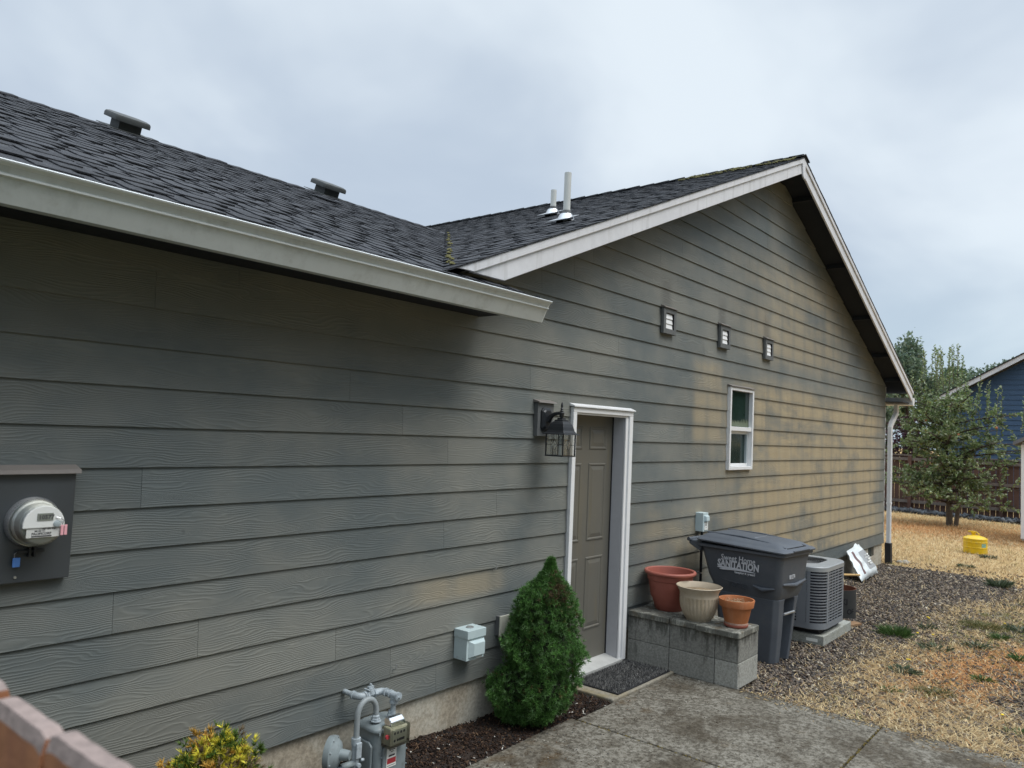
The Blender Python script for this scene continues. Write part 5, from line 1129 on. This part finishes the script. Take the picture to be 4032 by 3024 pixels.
# ------------------------------------------------------------------ blue house beyond
t=thing('neighbour_house','deep blue lap sided house beyond the back fence','house',(32,-3,-.34))
HX=32.0; yl=2.35; rz=lambda y:5.02-.578*(y+.2)
part('wall',MB().add([(HX+.035,yl,-.4),(HX+.03,-7.6,-.4),(HX+.03,-7.6,rz(yl)-.2),(HX+.03,-3.2,rz(-3.2)-.25),(HX+.03,yl,rz(yl)-.25),(HX+8,yl,-.4),(HX+8,yl,rz(yl)-.25)],[(0,1,2,3,4),(0,4,6,5)]),BLUE,t)
nw=t.children[0]
for k in range(38):
    z0=-.3+k*.1778; z1=z0+.19
    def yr(z): return min(yl,-.2+(5.02-.22-z)/.578)
    def ylft(z): return max(-7.6,-6.4-(yr(z)+0.2)+.2) if z>rz(yl)-.2 else -7.6
    if yr(z0)<-3.0: break
    mb=MB(); a0,a1=yr(z0),yr(z1); b0,b1=(-7.6,-7.6) if z0<4.0 else (-3.2-(a0+3.2),-3.2-(a1+3.2))
    mb.hexa([(HX,a0,z0),(HX,b0,z0),(HX+.024,b0,z0),(HX+.024,a0,z0),(HX+.022,a1,z1),(HX+.022,b1,z1),(HX+.029,b1,z1),(HX+.029,a1,z1)]); part('siding_board',mb,BLUE,nw)
def nb(y0,y1,dz0,dz1,xa,xb): return MB().hexa([(xa,y0,rz(y0)+dz0),(xb,y0,rz(y0)+dz0),(xb,y1,rz(y1)+dz0),(xa,y1,rz(y1)+dz0),(xa,y0,rz(y0)+dz1),(xb,y0,rz(y0)+dz1),(xb,y1,rz(y1)+dz1),(xa,y1,rz(y1)+dz1)])
part('rake_fascia',nb(2.75,-3.2,-.20,-.03,HX-.42,HX-.40),WHITE2,t)
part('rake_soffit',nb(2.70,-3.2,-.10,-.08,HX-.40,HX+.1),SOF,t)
rf=part('roof',nb(2.80,-3.2,-.03,.0,HX-.45,HX+10),SHG,t)
for k in range(48):
    y=2.82-k*.128; 
    if y<-3.1: break
    part('shingle',MB().hexa([(HX-.46,y,rz(y)-.005),(HX+3,y,rz(y)-.005),(HX+3,y-.14,rz(y-.14)),(HX-.46,y-.14,rz(y-.14)),(HX-.46,y,rz(y)+.022),(HX+3,y,rz(y)+.022),(HX+3,y-.14,rz(y-.14)+.006),(HX-.46,y-.14,rz(y-.14)+.006)]),SHG,rf)
part('far_slope',MB().hexa([(HX-.45,-3.2,rz(-3.2)-.03),(HX+10,-3.2,rz(-3.2)-.03),(HX+10,-8.4,rz(-3.2)-3.04),(HX-.45,-8.4,rz(-3.2)-3.04),(HX-.45,-3.2,rz(-3.2)),(HX+10,-3.2,rz(-3.2)),(HX+10,-8.4,rz(-3.2)-3.0),(HX-.45,-8.4,rz(-3.2)-3.0)]),SHG,t)
# white shed at the right edge
t=thing('garden_shed','white garden shed with grey roof just entering at the right edge','shed',(20.4,-2.4,-.34))
part('wall',MB().box(20.4,22.2,-3.4,-1.34,-.30,1.86),std('shed_siding',(.50,.50,.48),.7),t)
part('corner_board',MB().box(20.36,20.40,-1.44,-1.325,-.26,1.80),VINYL,t); part('corner_board',MB().box(20.36,20.40,-3.4,-3.3,-.26,1.80),VINYL,t)
part('door',MB().box(20.375,20.398,-2.9,-1.9,-.24,1.65),VINYL,t)
part('roof',MB().hexa([(20.2,-1.19,1.78),(22.4,-1.19,1.78),(22.4,-2.4,2.45),(20.2,-2.4,2.45),(20.2,-1.19,1.86),(22.4,-1.19,1.86),(22.4,-2.4,2.54),(20.2,-2.4,2.54)]).hexa([(20.2,-3.52,1.78),(22.4,-3.52,1.78),(22.4,-2.4,2.45),(20.2,-2.4,2.45),(20.2,-3.52,1.86),(22.4,-3.52,1.86),(22.4,-2.4,2.54),(20.2,-2.4,2.54)][::1]),std('shed_roof',(.16,.16,.17),.8),t)
part('gable',MB().hexa([(20.41,-3.4,1.85),(20.43,-3.4,1.85),(20.43,-1.42,1.85),(20.41,-1.42,1.85),(20.41,-2.42,2.43),(20.43,-2.42,2.43),(20.43,-2.40,2.43),(20.41,-2.40,2.43)]),WHITE,t)
# ------------------------------------------------------------------ near fence pickets
t=thing('picket_fence','out of focus cedar picket fence top close to the camera at lower left','fence',(.31,-1.7,-.3))
yy=-3.45; i=0; edges=[]
y=-2.345; 
starts=[-2.785-.153*k for k in range(-17,5)]
for y0_ in starts:   # each board spans y0_ .. y0_+.142
    if y0_+.142>-.02 : continue
    zt_=1.362+random.uniform(-.003,.003); mb=MB(); nseg=10; xa,xb=.300,.325
    # top edge weathered and uneven
    ring=lambda x,zo:[(x,y0_+.142*k/nseg,zo(k)) for k in range(nseg+1)]
    zf=lambda k:zt_+.003*mn.noise(Vector((y0_*9+k*.35,0,0)))-(.004 if k in(0,nseg) else 0)
    V=[];F0=[]
    for x in (xa,xb):
        for k in range(nseg+1): V.append((x,y0_+.142*k/nseg,-.30)); V.append((x,y0_+.142*k/nseg,zf(k)-.014)); 
    # inner rounded top ridge
    for k in range(nseg+1): V.append((xa+.004,y0_+.142*k/nseg,zf(k))); V.append((xb-.004,y0_+.142*k/nseg,zf(k)))
    n1=(nseg+1)*2; mb.v=V
    for k in range(nseg):
        a=2*k; b=a+2
        mb.f+=[(a+1,a,b,b+1),(n1+a,n1+a+1,n1+b+1,n1+b),(2*n1+a,a+1,b+1,2*n1+b),(2*n1+a+1,2*n1+a,2*n1+b,2*n1+b+1),(n1+a+1,2*n1+a+1,2*n1+b+1,n1+b+1)]; mb.m+=[0,0,1,1,1]
    for k in (0,nseg):
        a=2*k; mb.f.append((a,a+1,2*n1+a,2*n1+a+1,n1+a+1,n1+a)); mb.m.append(0)
    part('picket',mb,[CEDARN,CEDARG],t)
part('rail',MB().box(.326,.364,-3.6,-.02,1.05,1.14),RAILW,t); part('rail',MB().box(.326,.364,-3.6,-.02,.0,.09),RAILW,t)
for y0_ in starts:
    if y0_+.2>-.02: continue
    part('backing_board',MB().box(.365,.383,y0_-.09,y0_+.06,-.30,1.27),RAILW,t)
# ------------------------------------------------------------------ gravel, straw, weeds
def inview(x,y,z=-.3,m=.32):
    d=np.stack([x,y+CD,np.full_like(x,z)-CH],1); r=d@np.array(R_v); u=d@np.array(U_v); f=d@np.array(F_v); k=2016/F; h=1512/F
    return (f>0)&(np.abs(r)<(k+m)*f)&(np.abs(u)<(h+m)*f)
R_v,U_v,F_v=tuple(c_*r_+s_*u_),tuple(-s_*r_+c_*u_),tuple(f_)
def scatter_xy(N,x0,x1,y0,y1,pw=1.0):
    q=rng.uniform(0,1,N); x=x0+(x1-x0)*q**pw; y=rng.uniform(y0,y1,N); ok=inview(x,y)&~((x<5.93)&(y>-4.7))&~((y>-.0)&(x<14.4)); return x[ok],y[ok]
gzs=lambda x:-.30-.042*np.clip((x-9)/5,0,1)**2*(3-2*np.clip((x-9)/5,0,1))
x,y=scatter_xy(90000,5.9,15,-4.6,.02,1.35)
st=np.array([cover(a,b)[0] for a,b in zip(x,y)]); keep=rng.uniform(0,1,len(x))>st*.93; x,y=x[keep],y[keep]; N=len(x)
sz=rng.uniform(.010,.030,N)*(1+.03*(x-6))
box_chips('gravel',x,y,gzs(x)-.006+rng.uniform(0,.010,N),sz,sz*rng.uniform(.5,.9,N),sz*rng.uniform(.3,.6,N),.5,
  lambda N:pick(N,[(.065,.058,.054),(.125,.105,.088),(.19,.152,.12),(.26,.21,.15),(.085,.06,.045),(.45,.40,.31),(.032,.031,.034)],[.24,.24,.20,.11,.12,.03,.06]),CHIP)
def blades(name,x,y,L,Wd,col,el=(.05,.5),zo=0):
    N=len(x); a=rng.uniform(0,2*np.pi,N); e=rng.uniform(*el,N); P=np.stack([x,y,gzs(x)+zo+rng.uniform(-.008,.004,N)],1)
    D=np.stack([np.cos(a)*np.cos(e),np.sin(a)*np.cos(e),np.sin(e)],1); X=np.stack([-np.sin(a),np.cos(a),np.zeros(N)],1)*Wd[:,None]*1.35; L=L[:,None]
    m=P+D*L*.55; tip=P+D*L-np.array([0,0,1])*L*.18*np.sin(e)[:,None]
    V=np.stack([P-X,P+X,m+X*.8,m-X*.8,tip],1).reshape(-1,3); k=np.arange(N)[:,None]*5
    F3=np.concatenate([k+np.array([[0,1,2]]),k+np.array([[0,2,3]]),k+np.array([[3,2,4]])]); return obj(name,npmesh(name,V,F3,np.repeat(col,5,0)),BLADE,kind='stuff')
def straw(N,x0,x1,y0,y1,pw,sc):
    x,y=scatter_xy(N,x0,x1,y0,y1,pw); C=np.array([cover(a,b) for a,b in zip(x,y)]); keep=rng.uniform(0,1,len(x))<np.clip(C[:,0]*1.05,.05,1); x,y,C=x[keep],y[keep],C[keep]; N=len(x)
    base=pick(N,[(.60,.46,.26),(.47,.34,.18),(.28,.19,.095),(.68,.57,.36),(.20,.15,.09)],[.30,.27,.2,.13,.10]); orr=pick(N,[(.58,.30,.12),(.42,.18,.065),(.66,.40,.18)],[.4,.3,.3]); grn=pick(N,[(.20,.19,.06),(.13,.16,.05)],[.6,.4])
    u=rng.uniform(0,1,N)[:,None]; col=np.where(u<C[:,1:2]*.85,orr,base); u=rng.uniform(0,1,N)[:,None]; col=np.where(u<C[:,2:3]*.8,grn,col)
    return x,y,rng.uniform(.03,.085,N)*sc,rng.uniform(.0010,.0022,N)*sc,col
blades('dry_grass',*straw(240000,5.9,11.5,-4.8,.0,1.3,1.0),el=(.02,.55))
blades('dry_lawn_grass',*straw(150000,11.5,27,-8,5.5,1.5,1.5),el=(.05,.9))
N=900; dx=rng.uniform(1.2,5.9,N); dy=-.46-rng.exponential(.35,N); ok=dy>-4; dx,dy=dx[ok],dy[ok]; N=len(dx)
box_chips('path_debris',dx,dy,np.full(N,-.275),rng.uniform(.003,.014,N),rng.uniform(.002,.007,N),rng.uniform(.001,.004,N),.2,lambda N:pick(N,[(.05,.03,.02),(.12,.07,.04),(.45,.42,.36),(.08,.08,.08)],[.4,.3,.08,.22]),CHIP)
N=700; dx=5.9-rng.exponential(.05,N); dy=rng.uniform(-4,-1.0,N)
box_chips('path_edge_straw',dx,dy,np.full(N,-.273),rng.uniform(.006,.03,N),rng.uniform(.002,.006,N),rng.uniform(.001,.004,N),.25,lambda N:pick(N,[(.5,.38,.2),(.3,.2,.1),(.10,.09,.08)],[.4,.3,.3]),CHIP)
def tuft(px,py,R,n_,L,cols,label,flowers=0,name='weed',cat='weed',flat=.5,wide=.004,grp='weeds in the dry grass'):
    z=gz_(px,py); t=thing(name,label,cat,(px,py,z),grp); a=rng.uniform(0,2*np.pi,n_); r=R*rng.uniform(0,1,n_)**.7*.55
    P=np.stack([px+r*np.cos(a),py+r*np.sin(a),np.full(n_,z-.005)],1); D=np.stack([np.cos(a),np.sin(a),rng.uniform(.3,1.6,n_)*flat*2],1); D+=rng.normal(size=D.shape)*.25; D/=np.linalg.norm(D,axis=1)[:,None]
    part('leaves',leaf_mesh('leaves',P,D,rng.uniform(.6,1.1,n_)*L,np.full(n_,wide),pick(n_,cols,[1]*len(cols)),.25,.2),LEAF,t,kind='stuff')
    for k in range(flowers):
        fx_,fy_=px+random.gauss(0,R*.5),py+random.gauss(0,R*.5); hz=z+random.uniform(.07,.14)
        part('stem',MB().tube([(fx_*.6+px*.4,fy_*.6+py*.4,z),(fx_,fy_,hz)],.0018,5),std('stem_green',(.14,.16,.06),.8),t)
        part('flower',MB().lathe([(.003,0),(.010,.004),(.012,.008),(.005,.011)],(fx_,fy_,hz),10),std('dandelion_yellow',(.80,.58,.02),.7),t)
    return t
G1=[(.06,.12,.028),(.085,.155,.04),(.045,.085,.022)]; G2=[(.075,.10,.055),(.10,.13,.075),(.055,.075,.04)]; G3=[(.13,.135,.04),(.17,.16,.06),(.10,.10,.03)]
tuft(8.87,-1.42,.22,700,.17,G1,'big bright green grass tuft on the gravel past the air conditioner',name='grass_tuft',cat='grass tuft',flat=.9,wide=.005)
tuft(7.52,-1.80,.17,130,.10,G2,'dandelion rosette with a large yellow flower in the orange thatch',2,wide=.022,flat=.35)
tuft(8.60,-1.84,.22,150,.10,G2,'grey green weed patch with a yellow flower beside the pale straw',2,wide=.016,flat=.35)
tuft(9.02,-2.14,.16,110,.10,G2,'grey green rosette right of the pale straw patch',0,wide=.018,flat=.35)
tuft(7.78,-2.36,.13,110,.09,G1,'small green rosette at the lower edge of the orange thatch',0,wide=.016,flat=.35)
tuft(6.86,-1.84,.11,90,.07,G1,'small green weed nearest the walkway corner',0,wide=.012,flat=.4)
tuft(7.08,-2.13,.24,900,.055,G3,'olive green low grass mat near the walkway',0,name='grass_tuft',cat='grass tuft',flat=.6,wide=.004)
tuft(10.1,-2.05,.40,1100,.09,G3,'wide olive green grass patch in mid yard',1,name='grass_tuft',cat='grass tuft',flat=.6,wide=.005)
tuft(10.25,-2.36,.22,150,.12,G2,'grey green weed at the right edge of mid yard',0,wide=.018,flat=.35)
tuft(9.58,-2.25,.12,150,.12,G1,'bright green sprig right of the olive patch',0,wide=.008,flat=.7)
tuft(8.80,-2.53,.13,130,.11,G1,'dark green weed at the right edge beyond the orange thatch',0,wide=.014,flat=.5)
tuft(9.5,-1.60,.14,90,.10,G2,'sparse green weed with two yellow flowers behind the tuft',2,wide=.010,flat=.5)
tuft(13.45,-1.78,.22,260,.20,G2,'tall sparse weed in the pale lawn behind the gravel',0,wide=.014,flat=.8)
tuft(15.2,-1.08,.20,120,.10,G2,'small weed in the pale lawn before the fuel can',0,wide=.018,flat=.4)
tuft(16.9,-1.18,.22,160,.11,G2,'low weed at the foot of the yellow fuel can',0,wide=.02,flat=.4)
tuft(6.55,-2.75,.12,90,.07,G1,'tiny green weed by the right slab edge near the bottom corner',1,wide=.010,flat=.4)
for i,(x_,y_,s) in enumerate(((14.66,-.17,.050),(14.72,-.25,.058),(14.60,-.28,.040),(13.72,-.22,.035))):
    o=obj('river_stone',MB().lathe([(s*.5,-s*.3),(s,-.0),(s*.85,s*.45),(s*.3,s*.7)],(x_,y_,gz_(x_,y_)+s*.1),9),STONE,sm=60)
    tag(o,['pale rounded stone touching the black drain boot','largest pale stone beside the drain boot','small pale stone in front of the drain boot','whitish stone near the crawl space vent'][i],'stone','stones by the downspout')
o=obj('wood_chip',MB().box(-.09,.09,-.05,.05,0,.02).mesh('wood_chip'),std('chip_brown',(.25,.15,.08),.9)); o.matrix_world=frame((8.95,-.98,-.295),(1,-.4,.05),(0,1,0)); tag(o,'flat brown piece of wood beside the air conditioner pad','wood piece')
